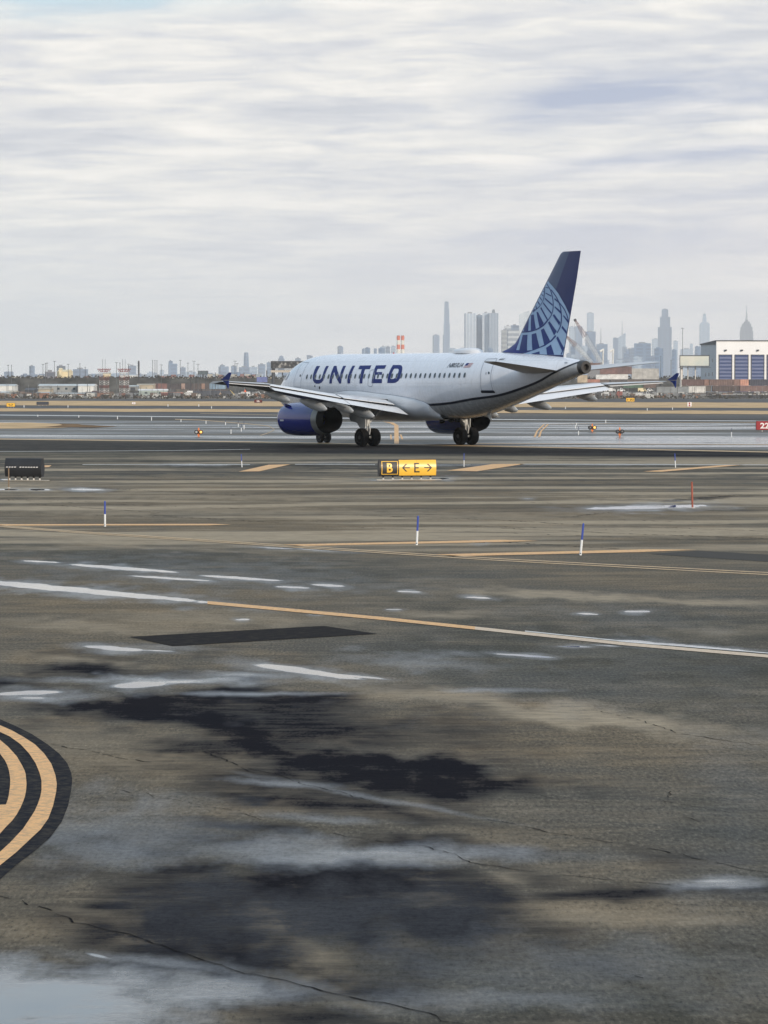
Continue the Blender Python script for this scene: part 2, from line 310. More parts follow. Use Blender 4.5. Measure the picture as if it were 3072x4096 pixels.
def make_ground():
    rows = np.concatenate([np.arange(1596.3, 1830, 1.2), np.arange(1830, 2300, 2.4), np.arange(2300, 3100, 3.2), np.arange(3100, 4500, 5.0), np.arange(4500, 9000, 150)])
    cols = np.concatenate([np.arange(-9000, -1800, 300), np.arange(-1800, -60, 60), np.arange(-60, 3140, 9.0), np.arange(3140, 5000, 60), np.arange(5000, 12300, 300)])
    PX, PY = np.meshgrid(cols, rows)
    u = (PX-1536)/F; v = (2048-PY)/F
    dy = CP + v*SP; dz = -SP + v*CP; k = -CH/dz
    X = u*k; Y = dy*k
    nr, nc = PX.shape
    co = np.stack([X.ravel(), Y.ravel(), np.zeros(X.size)], 1)
    def field(lst, seed, warp=.45, fq=.55, o=6):
        out = np.zeros_like(PX)
        sz = 90.0
        wx = fbm(X*fq*3, Y*fq, seed, o-1)-.5; wy = fbm(X*fq*4+40, Y*fq*1.3+11, seed+5, o)-.5
        for (cx, cy, rx, ry, sl, so, st) in lst:
            a = (PX-cx)/rx; b = (PY-cy-(PX-cx)*sl)/ry
            r = np.sqrt((a+wx*warp*2)**2 + (b+wy*warp*4)**2)
            out = np.maximum(out, st*(1-sstep(1-so, 1+so*.6, r)))
        return out
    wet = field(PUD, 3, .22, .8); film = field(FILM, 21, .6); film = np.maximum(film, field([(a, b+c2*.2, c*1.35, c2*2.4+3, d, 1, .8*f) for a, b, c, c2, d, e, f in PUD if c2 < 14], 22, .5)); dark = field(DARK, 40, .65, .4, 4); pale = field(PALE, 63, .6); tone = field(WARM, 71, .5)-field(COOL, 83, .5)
    lim = lambda y0, y1: y0 + (y1-y0)*PX/3072.0
    # the taxiway beyond the aircraft lies under a skin of water, broken into long streaks
    band = sstep(lim(1674, 1686), lim(1686, 1694), PY)*(1-sstep(lim(1750, 1798), lim(1756, 1806), PY))
    st = fbm(X/22, Y/5.0, 77, 6); st2 = fbm(X/60, Y/30, 99, 3)
    heavy = sstep(lim(1728, 1740), lim(1742, 1760), PY)*.2 + .13*sstep(1900, 2500, PX)*(1-sstep(1716,1730,PY))
    sw = sstep(.50, .78, st + .35*(st2-.5) + heavy)
    film = np.maximum(film, band*(.12+.55*sstep(.38, .62, st+.1)))
    wet = np.maximum(wet, band*sw*.50)
    # the strip the aircraft rolls on: newer, darker asphalt
    strip = sstep(lim(1755, 1806), lim(1759, 1810), PY)*(1-sstep(lim(1797, 1826), lim(1808, 1838), PY))
    dark = np.maximum(dark, strip*(.50+.18*sstep(700,1200,PX) + .35*(fbm(X/30, Y/3, 131, 4)-.5)))
    dark = np.maximum(dark, .42*sstep(lim(1655, 1662), lim(1658, 1665), PY)*(1-sstep(lim(1672, 1684), lim(1680, 1690), PY))*(.7+.6*fbm(X/40, Y/8, 7, 3)))
    dark = np.maximum(dark, .5*(1-sstep(1655, 1658, PY)))
    film = np.maximum(film, .25*(1-sstep(1664, 1690, PY)))
    # wheel-polished and dusty streaks of the middle distance
    mid = sstep(1800, 1860, PY)*(1-sstep(2150, 2260, PY))
    lane = fbm(X/14 + Y/40, Y/3.2 - X/30, 201, 6)
    pale = np.maximum(pale, mid*sstep(.47, .62, lane)*1.0); dark = np.maximum(dark, mid*(1-sstep(.30, .42, lane))*.3)
    me = bpy.data.meshes.new('airfield_pavement')
    idx = np.arange(nr*nc).reshape(nr, nc)
    q = np.stack([idx[:-1, :-1], idx[1:, :-1], idx[1:, 1:], idx[:-1, 1:]], -1).reshape(-1, 4)
    me.vertices.add(nr*nc); me.vertices.foreach_set('co', co.ravel())
    me.loops.add(q.size); me.loops.foreach_set('vertex_index', q.ravel().astype(np.int32))
    me.polygons.add(len(q)); me.polygons.foreach_set('loop_start', np.arange(0, q.size, 4, dtype=np.int32))
    me.update(calc_edges=True)
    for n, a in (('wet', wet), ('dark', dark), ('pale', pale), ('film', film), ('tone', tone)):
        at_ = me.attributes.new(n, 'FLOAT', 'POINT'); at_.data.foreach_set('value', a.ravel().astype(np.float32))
    me.materials.append(ground_material('asphalt'))
    o = bpy.data.objects.new('pavement', me); COL.objects.link(o); tag(o, kind='structure')
    # the wide ground under and around it, falling a little beyond the airfield and running to the horizon
    g = MB()
    ys = [-300, 6, 760, 1100, 1800, 4000, 21500]; zs = [-.03, -.03, -.03, -2.2, -2.2, -2.2, -2.2]
    for i in range(len(ys)-1):
        g.add([(-5500, ys[i], zs[i]), (5500, ys[i], zs[i]), (5500, ys[i+1], zs[i+1]), (-5500, ys[i+1], zs[i+1])], [(0, 1, 2, 3)])
    o = g.build('ground', ground_material('far_ground', False)); tag(o, kind='structure')
make_ground()

def sheet(name, m, polys, z, px=True, kind='structure'):
    g = MB()
    for pl in polys:
        pts = [G(x, y, z) for x, y in pl] if px else [Vector((x, y, z)) for x, y in pl]
        g.add(pts, [tuple(range(len(pts)))])
    o = g.build(name, m)
    for p in o.data.polygons:
        pass
    bm = bmesh.new(); bm.from_mesh(o.data)
    for f in bm.faces:
        if f.normal.z < 0: f.normal_flip()
    bmesh.ops.triangulate(bm, faces=[f for f in bm.faces if len(f.verts) > 4])
    bm.to_mesh(o.data); bm.free()
    return tag(o, kind=kind)
def band(pts, th):                            # a ribbon given as centre pixels and thickness in rows -> quads
    out = []
    for (x0, y0), (x1, y1) in zip(pts[:-1], pts[1:]):
        out.append([(x0, y0-th/2), (x1, y1-th/2), (x1, y1+th/2), (x0, y0+th/2)])
    return out
def worn(name, color, rough=.55, wear=.5, scale=4.0, spec=.4):   # worn paint: patches show the asphalt colour
    m = bpy.data.materials.new(name); m.use_nodes = True; t = m.node_tree; p = t.nodes['Principled BSDF']
    tc = N(t, 'ShaderNodeTexCoord')
    n = N(t, 'ShaderNodeTexNoise'); n.inputs['Scale'].default_value = scale; n.inputs['Detail'].default_value = 8; n.inputs['Roughness'].default_value = .7; L(t, tc.outputs['Object'], n.inputs[0])
    n2 = N(t, 'ShaderNodeTexNoise'); n2.inputs['Scale'].default_value = 30; n2.inputs['Detail'].default_value = 3; L(t, tc.outputs['Object'], n2.inputs[0])
    c = MIX(t, RAMP(t, n.outputs[0], [(.30, wear), (.55, 0.0)]), color, (.13, .11, .08))
    c = MIX(t, RAMP(t, n2.outputs[0], [(.28, .7), (.42, 0.0)]), c, tuple(x*.45 for x in color))
    L(t, c, p.inputs['Base Color']); p.inputs['Roughness'].default_value = rough; p.inputs['Specular IOR Level'].default_value = spec
    b = N(t, 'ShaderNodeBump'); b.inputs['Distance'].default_value = .004; b.inputs['Strength'].default_value = .5; L(t, n2.outputs[0], b.inputs['Height']); L(t, b.outputs[0], p.inputs['Normal'])
    return m
YEL = worn('yellow_paint', (.82, .44, .15), wear=.7, scale=9); YEL2 = worn('faded_yellow_paint', (.55, .36, .17), wear=.7)
WHT = worn('white_paint', (.72, .70, .66)); BLK = worn('black_paint', (.016, .0175, .023), rough=.9, wear=.5, spec=.03, scale=7); TARP = worn('fresh_asphalt', (.020, .019, .020), rough=.95, wear=.25, spec=.03, scale=5); CRE = worn('faded_cream_paint', (.66, .50, .34), wear=.45, scale=9)
DRY = mat('dry_grass', (.56, .39, .22), .95, var=.35, scale=.25, spec=.05)
def S(pts, sc, ox, oy): return [(ox+x*sc, oy+y*sc) for x, y in pts]

def markings():
    lx = lambda y0, y1: [(-1500, y0 - (y1-y0)*1500/3072), (4600, y0 + (y1-y0)*4600/3072)]
    def strip(name, m, a0, a1, b0, b1, z, n=60, jit=1.0):
        rnd = random.Random(len(name)*7+int(a0)); xs = [-1500+6100*i/n for i in range(n+1)]
        f = lambda p, q, x: p+(q-p)*x/3072
        top = [(x, f(a0, a1, x)+rnd.uniform(-jit, jit)) for x in xs]; bot = [(x, f(b0, b1, x)+rnd.uniform(-jit, jit)) for x in xs]
        sheet(name, m, [[top[i], top[i+1], bot[i+1], bot[i]] for i in range(n)], z)
    strip('grass_verge', DRY, 1603, 1610, 1621, 1632, .03, jit=.5)
    strip('grass_verge', DRY, 1633, 1643, 1645, 1656, .03, jit=.9)
    dg = mat('brown_turf', (.19, .12, .065), .95, var=.4, scale=.3, spec=.05)
    sheet('grass_patch', DRY, [[(-900, 1694), (120, 1690), (300, 1698), (420, 1704), (180, 1713), (-900, 1722)]], .02)
    sheet('grass_patch', dg, [[(235, 1694), (310, 1696), (330, 1699), (470, 1706), (380, 1710), (180, 1708), (250, 1700)]], .03)
    # far edge lines
    sheet('runway_edge_line', WHT, band([(-1500, 1650), (0, 1660), (1000, 1669.5), (2000, 1678), (2500, 1681.5), (3072, 1684), (4600, 1690)], 2.6), .02)
    sheet('taxiway_marking', YEL2, band([(800, 1653), (1098, 1660), (1500, 1664), (2000, 1668)], 1.2) + band([(700, 1677), (800, 1680), (900, 1688), (1000, 1696), (1075, 1704), (1098, 1717)], 2.4)
          + band([(1098, 1719), (1075, 1731), (1040, 1742)], 2.4) + band([(2170, 1697), (2700, 1690), (3072, 1690)], 1.2), .02)
    sheet('taxiway_marking', YEL, [[(1577, 1775), (1596, 1775), (1594, 1702), (1577, 1702)], [(1577, 1702), (1594, 1702), (1575, 1690), (1530, 1686), (1560, 1693)],
          [(1562, 1757), (1568, 1757), (1566, 1738), (1560, 1738)], [(1606, 1757), (1613, 1757), (1606, 1738), (1599, 1738)],
          [(2134, 1748), (2143, 1748), (2152, 1724), (2145, 1724)], [(2145, 1724), (2152, 1724), (2180, 1697), (2173, 1697)],
          [(2152, 1748), (2161, 1748), (2168, 1724), (2161, 1724)], [(2161, 1724), (2168, 1724), (2196, 1697), (2189, 1697)]], .02)
    sheet('taxiway_edge_line', YEL2, band([(-1500, 1748), (0, 1756), (1000, 1767), (1500, 1776), (2000, 1785), (3072, 1808), (4600, 1840)], 4), .012)
    sheet('taxiway_edge_line', YEL2, band([(1900, 1773), (2300, 1775), (3072, 1778)], 2.2), .012)
    sheet('seam_line', WHT, band([(-900, 1803), (0, 1806), (700, 1802), (1000, 1797)], 1.0) + band([(330, 1858), (1000, 1858)], 1.4) + band([(1180, 1857), (1500, 1858)], 1.4) + band([(2080, 1856.5), (3500, 1861)], 1.6), .012)
    # broken yellow edge marks, near to far
    sheet('taxiway_marking', YEL, [[(1037, 1885), (954, 1886), (1074, 1859), (1163, 1857)], [(1907, 1885), (1787, 1882), (1972, 1856), (2102, 1855)], [(2646, 1887), (2572, 1885.5), (2904, 1859.5), (2976, 1859)],
          [(178, 1869), (196, 1868), (206, 1861), (178, 1861)]], .012)
    sheet('taxiway_marking', YEL, [[(-300, 2103), (-300, 2097), (850, 2095), (925, 2098), (830, 2101)], [(1185, 2184), (1130, 2178), (2000, 2159), (2157, 2163), (1990, 2168)],
          [(1815, 2225), (1740, 2217), (2592, 2197), (2787, 2199), (2556, 2208)]], .008)
    a = [(-900, 2043), (0, 2103), (300, 2126), (1000, 2172), (1536, 2207), (2000, 2236), (2500, 2262), (3072, 2291), (4300, 2345)]
    sheet('taxiway_edge_line', YEL2, band([(x, y-1) for x, y in a], 3.4) + band([(x, y+3+x*.0014) for x, y in a], 3.4), .008)
    sheet('taxiway_centre_line', YEL, band([(830, 2410), (1536, 2474), (1900, 2512)], 12), .008)
    sheet('taxiway_centre_line', CRE, band([(1900, 2512), (2508, 2576), (3072, 2624), (4300, 2728)], 12), .008)
    sheet('taxiway_centre_line', WHT, band([(2100, 2524), (2508, 2566), (3072, 2612), (4300, 2716)], 3.5), .009)
    f = lambda p: S(p, .3165, 0, 2850)
    outer = [(-700,-150),(0,85),(200,170),(400,270),(600,400),(750,520),(850,640),(900,760),(915,850),(900,980),(860,1180),(780,1380),(640,1570),(450,1740),(200,1930),(0,2110),(-700,2650)]
    y1o = [(-700,-80),(0,160),(150,225),(300,310),(440,400),(560,520),(650,650),(700,790),(718,900),(710,1000),(670,1180),(610,1340),(510,1480),(380,1600),(200,1770),(0,1930),(-700,2440)]
    y1i = [(-700,10),(0,245),(120,300),(260,400),(370,520),(450,640),(500,760),(525,860),(525,980),(510,1060),(480,1150),(440,1240),(390,1320),(290,1470),(130,1640),(0,1760),(-700,2220)]
    y2o = [(-700,60),(0,345),(100,430),(210,550),(280,670),(310,730),(325,780),(335,900),(330,980),(315,1060),(290,1130),(260,1200),(210,1290),(150,1370),(70,1450),(0,1530),(-700,2000)]
    y2i = [(-700,220),(0,520),(60,600),(90,660),(110,720),(122,780),(130,850),(126,940),(110,1050),(98,1100),(75,1160),(74,1161),(72,1162),(40,1163),(20,1164),(0,1165),(-700,1185)]
    def rib(A, B): return [f([A[i], A[i+1], B[i+1], B[i]]) for i in range(len(A)-1)]
    sheet('marking_border', BLK, [f(outer)], .004)
    sheet('curved_marking', YEL, rib(y1o, y1i) + rib(y2o, y2i), .008)
    sheet('asphalt_patch', TARP, [[(690, 2584), (518, 2547), (1296, 2503), (1509, 2535)]], .006)
    sheet('asphalt_patch', worn('older_asphalt_patch', (.06, .055, .048), rough=.85, wear=.1, spec=.1), [[(2600, 2216), (2790, 2202), (3300, 2232), (3300, 2262)]], .006)
markings()

def cracks():
    g = MB(); rnd = random.Random(5)
    def crack(pts, w=.012, branch=True):
        P = []
        for (a, b) in zip(pts[:-1], pts[1:]):
            A = G(*a, .005); B = G(*b, .005); n = max(2, int((B-A).length/.12)); n = min(n, 40)
            for i in range(n):
                q = A.lerp(B, i/n); k = min(.05, (B-A).length*.03)
                P.append(q + Vector((rnd.uniform(-k, k), rnd.uniform(-k*3, k*3), 0)))
        P.append(G(*pts[-1], .005))
        for i in range(len(P)-1):
            if rnd.random() < .14: continue
            w0 = w*rnd.uniform(.3, 1.15)
            d = (P[i+1]-P[i]); n = Vector((-d.y, d.x, 0)).normalized()*w0
            g.add([P[i]-n, P[i+1]-n, P[i+1]+n, P[i]+n], [(0, 1, 2, 3)])
    a = lambda p: S(p, .9259, 0, 3072); b = lambda p: S(p, .9259, 1536, 3072)
    crack(a([(-60,540),(0,555),(90,570),(120,590),(210,605),(240,628),(300,645),(320,665),(460,700),(640,740),(800,800),(920,840),(1020,875),(1160,905),(1300,935),(1450,980),(1659,1015)]) + b([(110,1040),(200,1055),(250,1090),(400,1115)]), .008)
    crack(a([(1070,0),(1200,25),(1330,75),(1470,105),(1600,140)]), .007)
    crack(b([(440,220),(580,245),(700,275),(860,300),(940,315),(1090,335),(1210,360),(1400,400),(1540,430),(1800,470)]), .010)
    crack(b([(620,105),(740,130),(840,145),(940,157)]), .008)
    crack(a([(500,90),(560,105),(620,100),(680,128),(760,135),(860,160),(1000,180)]), .006)
    crack(a([(1040,190),(1150,235),(1360,248),(1500,295),(1659,320)]), .006)
    crack(b([(0,330),(160,335),(280,365),(380,410),(600,440),(760,460),(900,475),(1090,490),(1240,505)]), .006)
    crack(b([(1210,145),(1340,165),(1500,195)]), .006); crack(b([(1210,145),(1240,100)]), .006); crack(b([(1300,210),(1370,235)]), .005)
    crack(b([(1085,895),(1160,915)]), .006); crack(b([(1240,1050),(1400,1085),(1600,1110)]), .006)
    z4 = lambda p: S(p, .9259, 0, 2200); z5 = lambda p: S(p, .9259, 1536, 2200)
    crack(z4([(220,838),(340,860),(430,875),(520,900),(690,918)]), .009); crack(z4([(880,870),(960,905),(1100,960)]), .009)
    crack(z5([(900,690),(1050,720),(1150,750),(1300,795),(1460,820),(1659,845)]), .010)
    c = lambda p: S(p, .6462, 2000, 1550); d = lambda p: S(p, .6028, 0, 1550)
    for pts in ([(-900,560),(0,570),(600,585),(1100,605)], [(190,710),(500,725)], [(-900,790),(0,820),(500,850),(1100,870),(1659,890)], [(0,870),(800,905),(1659,935)], [(0,955),(760,1000)],
                [(460,808),(1480,845)], [(450,800),(600,780),(700,770)], [(1040,700),(1200,690),(1500,660)], [(600,590),(690,592)]):
        crack(c(pts), .035)
    for pts in ([(640,665),(1100,690),(1659,720)], [(0,745),(900,780),(1659,805)], [(200,770),(1050,830)], [(980,845),(1270,865),(1900,900)], [(340,530),(800,545),(1200,560)], [(820,575),(1100,600)], [(1000,840),(1060,830)], [(1360,590),(1659,600)]):
        crack(d(pts), .035)
    # joints of the paving lanes
    for x0, y0, x1, y1 in ((-500,1985,1400,2030),(900,1945,3500,2010),(-500,2035,3500,2150),(1300,2105,3500,2185),(-400,2060,1100,2110),(-300,1895,900,1930)):
        n = 14; crack([(x0+(x1-x0)*i/n, y0+(y1-y0)*i/n) for i in range(n+1)], .022)
    m = mat('crack_fill', (.012, .011, .011), .95, spec=.05)
    tag(g.build('pavement_cracks', m), kind='structure')
cracks()
#@@AIR0
# ------------------------------------------------------------------ the airliner (local x = metres aft of the main gear, y = starboard, z = up)
TH = 0.58933; S0 = 16.1
PLANE = empty('airliner', (2.1217, 217.417, 0), math.atan2(-math.cos(TH), math.sin(TH)),
              'white twin-engine airliner with blue engines and globe tail taxiing away on its wheels', 'airplane')
def to_local(px, py):
    o = np.array((0, 0, CH)) - np.array((2.1217, 217.417, 0)); d = ray(px, py)
    ax = np.array((math.sin(TH), -math.cos(TH), 0)); ay = np.array((math.cos(TH), math.sin(TH), 0))
    f = lambda w: np.array((w@ax, w@ay, w[2]))
    return f(o), f(d)
ST = np.array([ # s, half width, top, bottom
 (0,.03,3.30,3.22),(.12,.30,3.55,2.95),(.35,.55,3.75,2.68),(.7,.82,4.0,2.45),(1.1,1.06,4.24,2.27),(1.6,1.29,4.52,2.11),(2.2,1.49,4.95,1.98),(2.8,1.64,5.28,1.89),(3.4,1.76,5.50,1.83),(4.2,1.87,5.68,1.78),
 (5.2,1.94,5.80,1.75),(6.5,1.97,5.87,1.74),(8,1.975,5.88,1.74),(20.0,1.975,5.88,1.74),(21.5,1.975,5.88,1.77),(23,1.95,5.88,1.92),(24.5,1.87,5.87,2.19),(26,1.73,5.85,2.55),(27.5,1.54,5.81,2.93),
 (29,1.30,5.74,3.33),(30.5,1.02,5.64,3.73),(32,.74,5.50,4.12),(33.2,.50,5.36,4.44),(33.7,.40,5.30,4.55)])
def pch(x, xs, ys):
    xs = np.asarray(xs, float); ys = np.asarray(ys, float); h = np.diff(xs); d = np.diff(ys)/h
    m = np.zeros(len(xs)); m[1:-1] = np.where(d[:-1]*d[1:] > 0, 2*d[:-1]*d[1:]/(d[:-1]+d[1:]+1e-12), 0); m[0] = d[0]; m[-1] = d[-1]
    x = np.clip(x, xs[0], xs[-1]); i = np.clip(np.searchsorted(xs, x)-1, 0, len(h)-1); t = (x-xs[i])/h[i]
    return (2*t**3-3*t**2+1)*ys[i] + (t**3-2*t**2+t)*h[i]*m[i] + (-2*t**3+3*t**2)*ys[i+1] + (t**3-t**2)*h[i]*m[i+1]
fw = lambda s: pch(s, ST[:,0], ST[:,1]); ft = lambda s: pch(s, ST[:,0], ST[:,2]); fb = lambda s: pch(s, ST[:,0], ST[:,3])
def fus_y(s, z):                               # half width of the body at station s, height z
    zt, zb = ft(s), fb(s); zc = (zt+zb)/2; h = (zt-zb)/2
    return fw(s)*math.sqrt(max(0.0, 1-((z-zc)/h)**2))
def fus_px(px, py):                            # photo pixel -> (s, z) on the port side of the body
    o, d = to_local(px, py); y = -1.9
    for _ in range(40):
        k = (y-o[1])/d[1]; q = o+d*k; y = .5*y - .5*fus_y(q[0]+S0, q[2])
    return q[0]+S0, q[2]
def plane_px(px, py, p):                       # photo pixel -> (s, z) on the plane p metres to port
    o, d = to_local(px, py); q = o+d*((-p-o[1])/d[1]); return q[0]+S0, q[2]
PW = bpy.data.materials.new('airliner_paint')
def paint():
    m = PW; m.use_nodes = True; t = m.node_tree; p = t.nodes['Principled BSDF']
    a = N(t, 'ShaderNodeAttribute'); a.attribute_name = 'belly'
    f = RAMP(t, MA(t, 'ADD', MA(t, 'MULTIPLY', a.outputs['Fac'], 4.0), .5), [(.48, 0.0), (.52, 1.0)])
    tc = N(t, 'ShaderNodeTexCoord'); n = N(t, 'ShaderNodeTexNoise'); n.inputs['Scale'].default_value = .8; n.inputs['Detail'].default_value = 6; L(t, tc.outputs['Object'], n.inputs[0])
    c = MIX(t, f, (.37, .39, .41), (.74, .77, .83)); c = MIX(t, RAMP(t, n.outputs[0], [(.35, .10), (.6, 0.0)]), c, (.45, .45, .45))
    # frame seams around the body
    sx = N(t, 'ShaderNodeSeparateXYZ'); L(t, tc.outputs['Object'], sx.inputs[0])
    fr = MA(t, 'FRACT', MA(t, 'MULTIPLY', sx.outputs[0], .19)); seam = MA(t, 'LESS_THAN', fr, .004)
    c = MIX(t, MA(t, 'MULTIPLY', seam, .45), c, (.3, .31, .33))
    sz = sx.outputs[2]
    for zz in (3.98, 5.35, 2.9): c = MIX(t, MA(t, 'MULTIPLY', MA(t, 'LESS_THAN', MA(t, 'ABSOLUTE', MA(t, 'SUBTRACT', sz, zz)), .008), .35), c, (.3, .31, .33))
    mp = N(t, 'ShaderNodeMapping'); mp.inputs['Scale'].default_value = (1.6, 1.0, .35); L(t, tc.outputs['Object'], mp.inputs[0])
    n2 = N(t, 'ShaderNodeTexNoise'); n2.inputs['Scale'].default_value = 2.2; n2.inputs['Detail'].default_value = 8; n2.inputs['Roughness'].default_value = .7; L(t, mp.outputs[0], n2.inputs[0])
    c = MIX(t, RAMP(t, n2.outputs[0], [(.52, 0.0), (.72, .35)]), c, (.40, .40, .39))
    L(t, RAMP(t, n2.outputs[0], [(.4, .18), (.65, .38)]), p.inputs['Roughness'])
    L(t, c, p.inputs['Base Color']); p.inputs['Coat Weight'].default_value = .4; p.inputs['Coat Roughness'].default_value = .06
paint()
# the thin dark line along the flank, read off the body
LINE = [fus_px(*q) for q in [(1635,1617),(1711,1619),(1793,1613),(1889,1596),(1990,1582),(2081,1555),(2156,1525),(2216,1491),(2277,1463),(2338,1444)]]
LINE.sort(); ls = [a for a, b in LINE]; lz = [b for a, b in LINE]
ls = [0, 14] + ls + [34]; lz = [lz[0]-.05, lz[0]] + lz + [lz[-1]+.1]
def zline(s): return float(pch(s, ls, lz))
def fuselage():
    n = 96; ss = np.concatenate([np.array([0,.03,.07,.12,.2,.3,.42,.56]), np.arange(.7, 5, .15), np.arange(5, 20, .5), np.arange(20, 33.71, .25)])
    g = MB(); vs = []; bl = []
    for s in ss:
        zt, zb, w = ft(s), fb(s), fw(s); zc = (zt+zb)/2; h = (zt-zb)/2
        for i in range(n):
            t = 2*math.pi*i/n; z = zc+h*math.sin(t); vs.append((s-S0, w*math.cos(t), z)); bl.append(z-zline(s))
    k = len(ss); fs = [(j*n+i, j*n+(i+1)%n, (j+1)*n+(i+1)%n, (j+1)*n+i) for j in range(k-1) for i in range(n)] + [tuple(range(n))[::-1], tuple(range((k-1)*n, k*n))]
    g.add(vs, fs); o = g.build('fuselage', PW, PLANE, smooth=True)
    a = o.data.attributes.new('belly', 'FLOAT', 'POINT'); a.data.foreach_set('value', np.clip(np.array(bl), -2, 2).astype(np.float32))
    return o
BODY = fuselage()
def decal(name, polys, m, mp, parent, stepa=.5, stepb=.1, smooth=True):
    bm = bmesh.new()
    for pl in polys:
        try:
            f = bm.faces.new([bm.verts.new((a, b, 0)) for a, b in pl]); bmesh.ops.triangulate(bm, faces=[f], ngon_method='EAR_CLIP')
        except Exception as e: print('decal', name, e)
    lo = [min(v.co[i] for v in bm.verts) for i in (0, 1)]; hi = [max(v.co[i] for v in bm.verts) for i in (0, 1)]
    for ax, st in ((0, stepa), (1, stepb)):
        x = lo[ax]+st
        while x < hi[ax]:
            co = [0, 0, 0]; no = [0, 0, 0]; co[ax] = x; no[ax] = 1
            bmesh.ops.bisect_plane(bm, geom=bm.verts[:]+bm.edges[:]+bm.faces[:], plane_co=co, plane_no=no); x += st
    for v in bm.verts: v.co = Vector(mp(v.co.x, v.co.y))
    for f in bm.faces: f.smooth = smooth
    me = bpy.data.meshes.new(name); bm.to_mesh(me); bm.free(); me.materials.append(m)
    o = bpy.data.objects.new(name, me); COL.objects.link(o); o.parent = parent
    return o
def on_body(off):
    def f(s, z):
        y = fus_y(s, z); zt, zb = ft(s), fb(s); zc = (zt+zb)/2; h = (zt-zb)/2; w = fw(s)
        n = Vector((0, -y/(w*w), (z-zc)/(h*h))).normalized()*off
        return (s-S0, -y+n.y, z+n.z)
    return f
NAVY = mat('navy_paint', (.010, .026, .15), .5, var=.05, spec=.2); DKLINE = mat('dark_line', (.012, .016, .03), .35, var=.05)
SEAM = mat('panel_seam', (.30, .33, .38), .5); BLACK = mat('black_rubber', (.008, .008, .009), .85, spec=.2); WING = mat('wing_grey', (.50, .51, .52), .38, var=.1); WUND = mat('wing_underside_shaded', (.20, .21, .215), .5, var=.2)  # WUND: grey wing darkened in its colour for the shade underneath
WHITEP = mat('white_gloss', (.68, .69, .71), .28, coat=.3, var=.03); COVE = mat('slot_shade_black', (.006, .006, .008), .9, spec=.1)  # COVE: black colour stands in for shade inside the flap slot
def letters():
    A = lambda p: [fus_px(x, y) for x, y in S(p, .18083, 1100, 1400)]
    B = lambda p: [fus_px(x, y) for x, y in S(p, .2411, 1300, 1400)]
    U = A([(925,355),(1000,355),(960,425),(925,500),(905,570),(895,620),(905,652),(950,660),(1005,652),(1035,615),(1060,545),(1085,465),(1110,405),(1135,355),(1195,355),(1155,430),(1120,520),(1095,610),(1070,675),(1030,722),(980,746),(915,746),(868,720),(842,670),(838,620),(848,540),(870,465),(895,405)])
    Nn = A([(1205,743),(1208,680),(1222,600),(1245,510),(1275,430),(1310,352),(1365,352),(1375,420),(1395,490),(1440,600),(1450,520),(1475,440),(1515,352),(1575,352),(1535,440),(1505,530),(1480,620),(1465,743),(1425,743),(1385,670),(1345,585),(1310,485),(1290,545),(1270,640),(1260,743)])
    I = B([(375,555),(372,500),(385,430),(410,360),(460,262),(503,262),(460,350),(435,430),(422,500),(418,555)])
    T = B([(580,260),(772,256),(745,318),(667,320),(645,390),(628,470),(620,555),(575,555),(578,480),(592,400),(614,320),(555,320)])
    Ee = B([(850,256),(1022,253),(990,312),(872,315),(856,367),(950,367),(947,412),(842,412),(832,482),(948,482),(945,550),(775,552),(782,480),(798,400),(822,320)])
    D = B([(1130,250),(1250,250),(1275,262),(1285,290),(1284,330),(1272,400),(1250,465),(1215,515),(1180,540),(1140,549),(1035,549),(1042,470),(1060,395),(1090,320),(1130,250),
           (1150,310),(1125,350),(1105,400),(1090,450),(1088,481),(1130,481),(1160,468),(1190,435),(1212,390),(1226,345),(1222,318),(1205,310),(1150,310)])
    decal('airline_lettering', [U, Nn, I, T, Ee, D], NAVY, on_body(.012), PLANE)
letters()
def ellipse(cs, cz, a, b, n=14): return [(cs+a*math.cos(2*math.pi*i/n), cz+b*math.sin(2*math.pi*i/n)) for i in range(n)]
GLASS = mat('cabin_glass', (.035, .055, .07), .12, var=.1); FRAMEW = mat('window_frame', (.50, .54, .60), .4)
def windows():
    a, zf = fus_px(1228, 1507.5); b, zr = fus_px(1859, 1501); n = round((b-a)/.533); print('windows', a, b, zf, zr, n)
    for i in range(n+1):
        s = a+(b-a)*i/n; z = zf+(zr-zf)*i/n
        w = decal('cabin_window', [ellipse(s, z, .112, .175)], FRAMEW, on_body(.015), PLANE, 9, .08)
        decal('window_pane', [ellipse(s, z, .098, .16)], GLASS, on_body(.019), w, 9, .08)
windows()
def outline(pts, w, closed=True):
    out = []; P = [Vector(p) for p in pts]; n = len(P)
    for i in range(n if closed else n-1):
        a, b = P[i], P[(i+1)%n]; d = (b-a).normalized(); q = Vector((-d.y, d.x))*w/2; e = d*w/2
        out.append([tuple(a-e-q), tuple(b+e-q), tuple(b+e+q), tuple(a-e+q)])
    return out
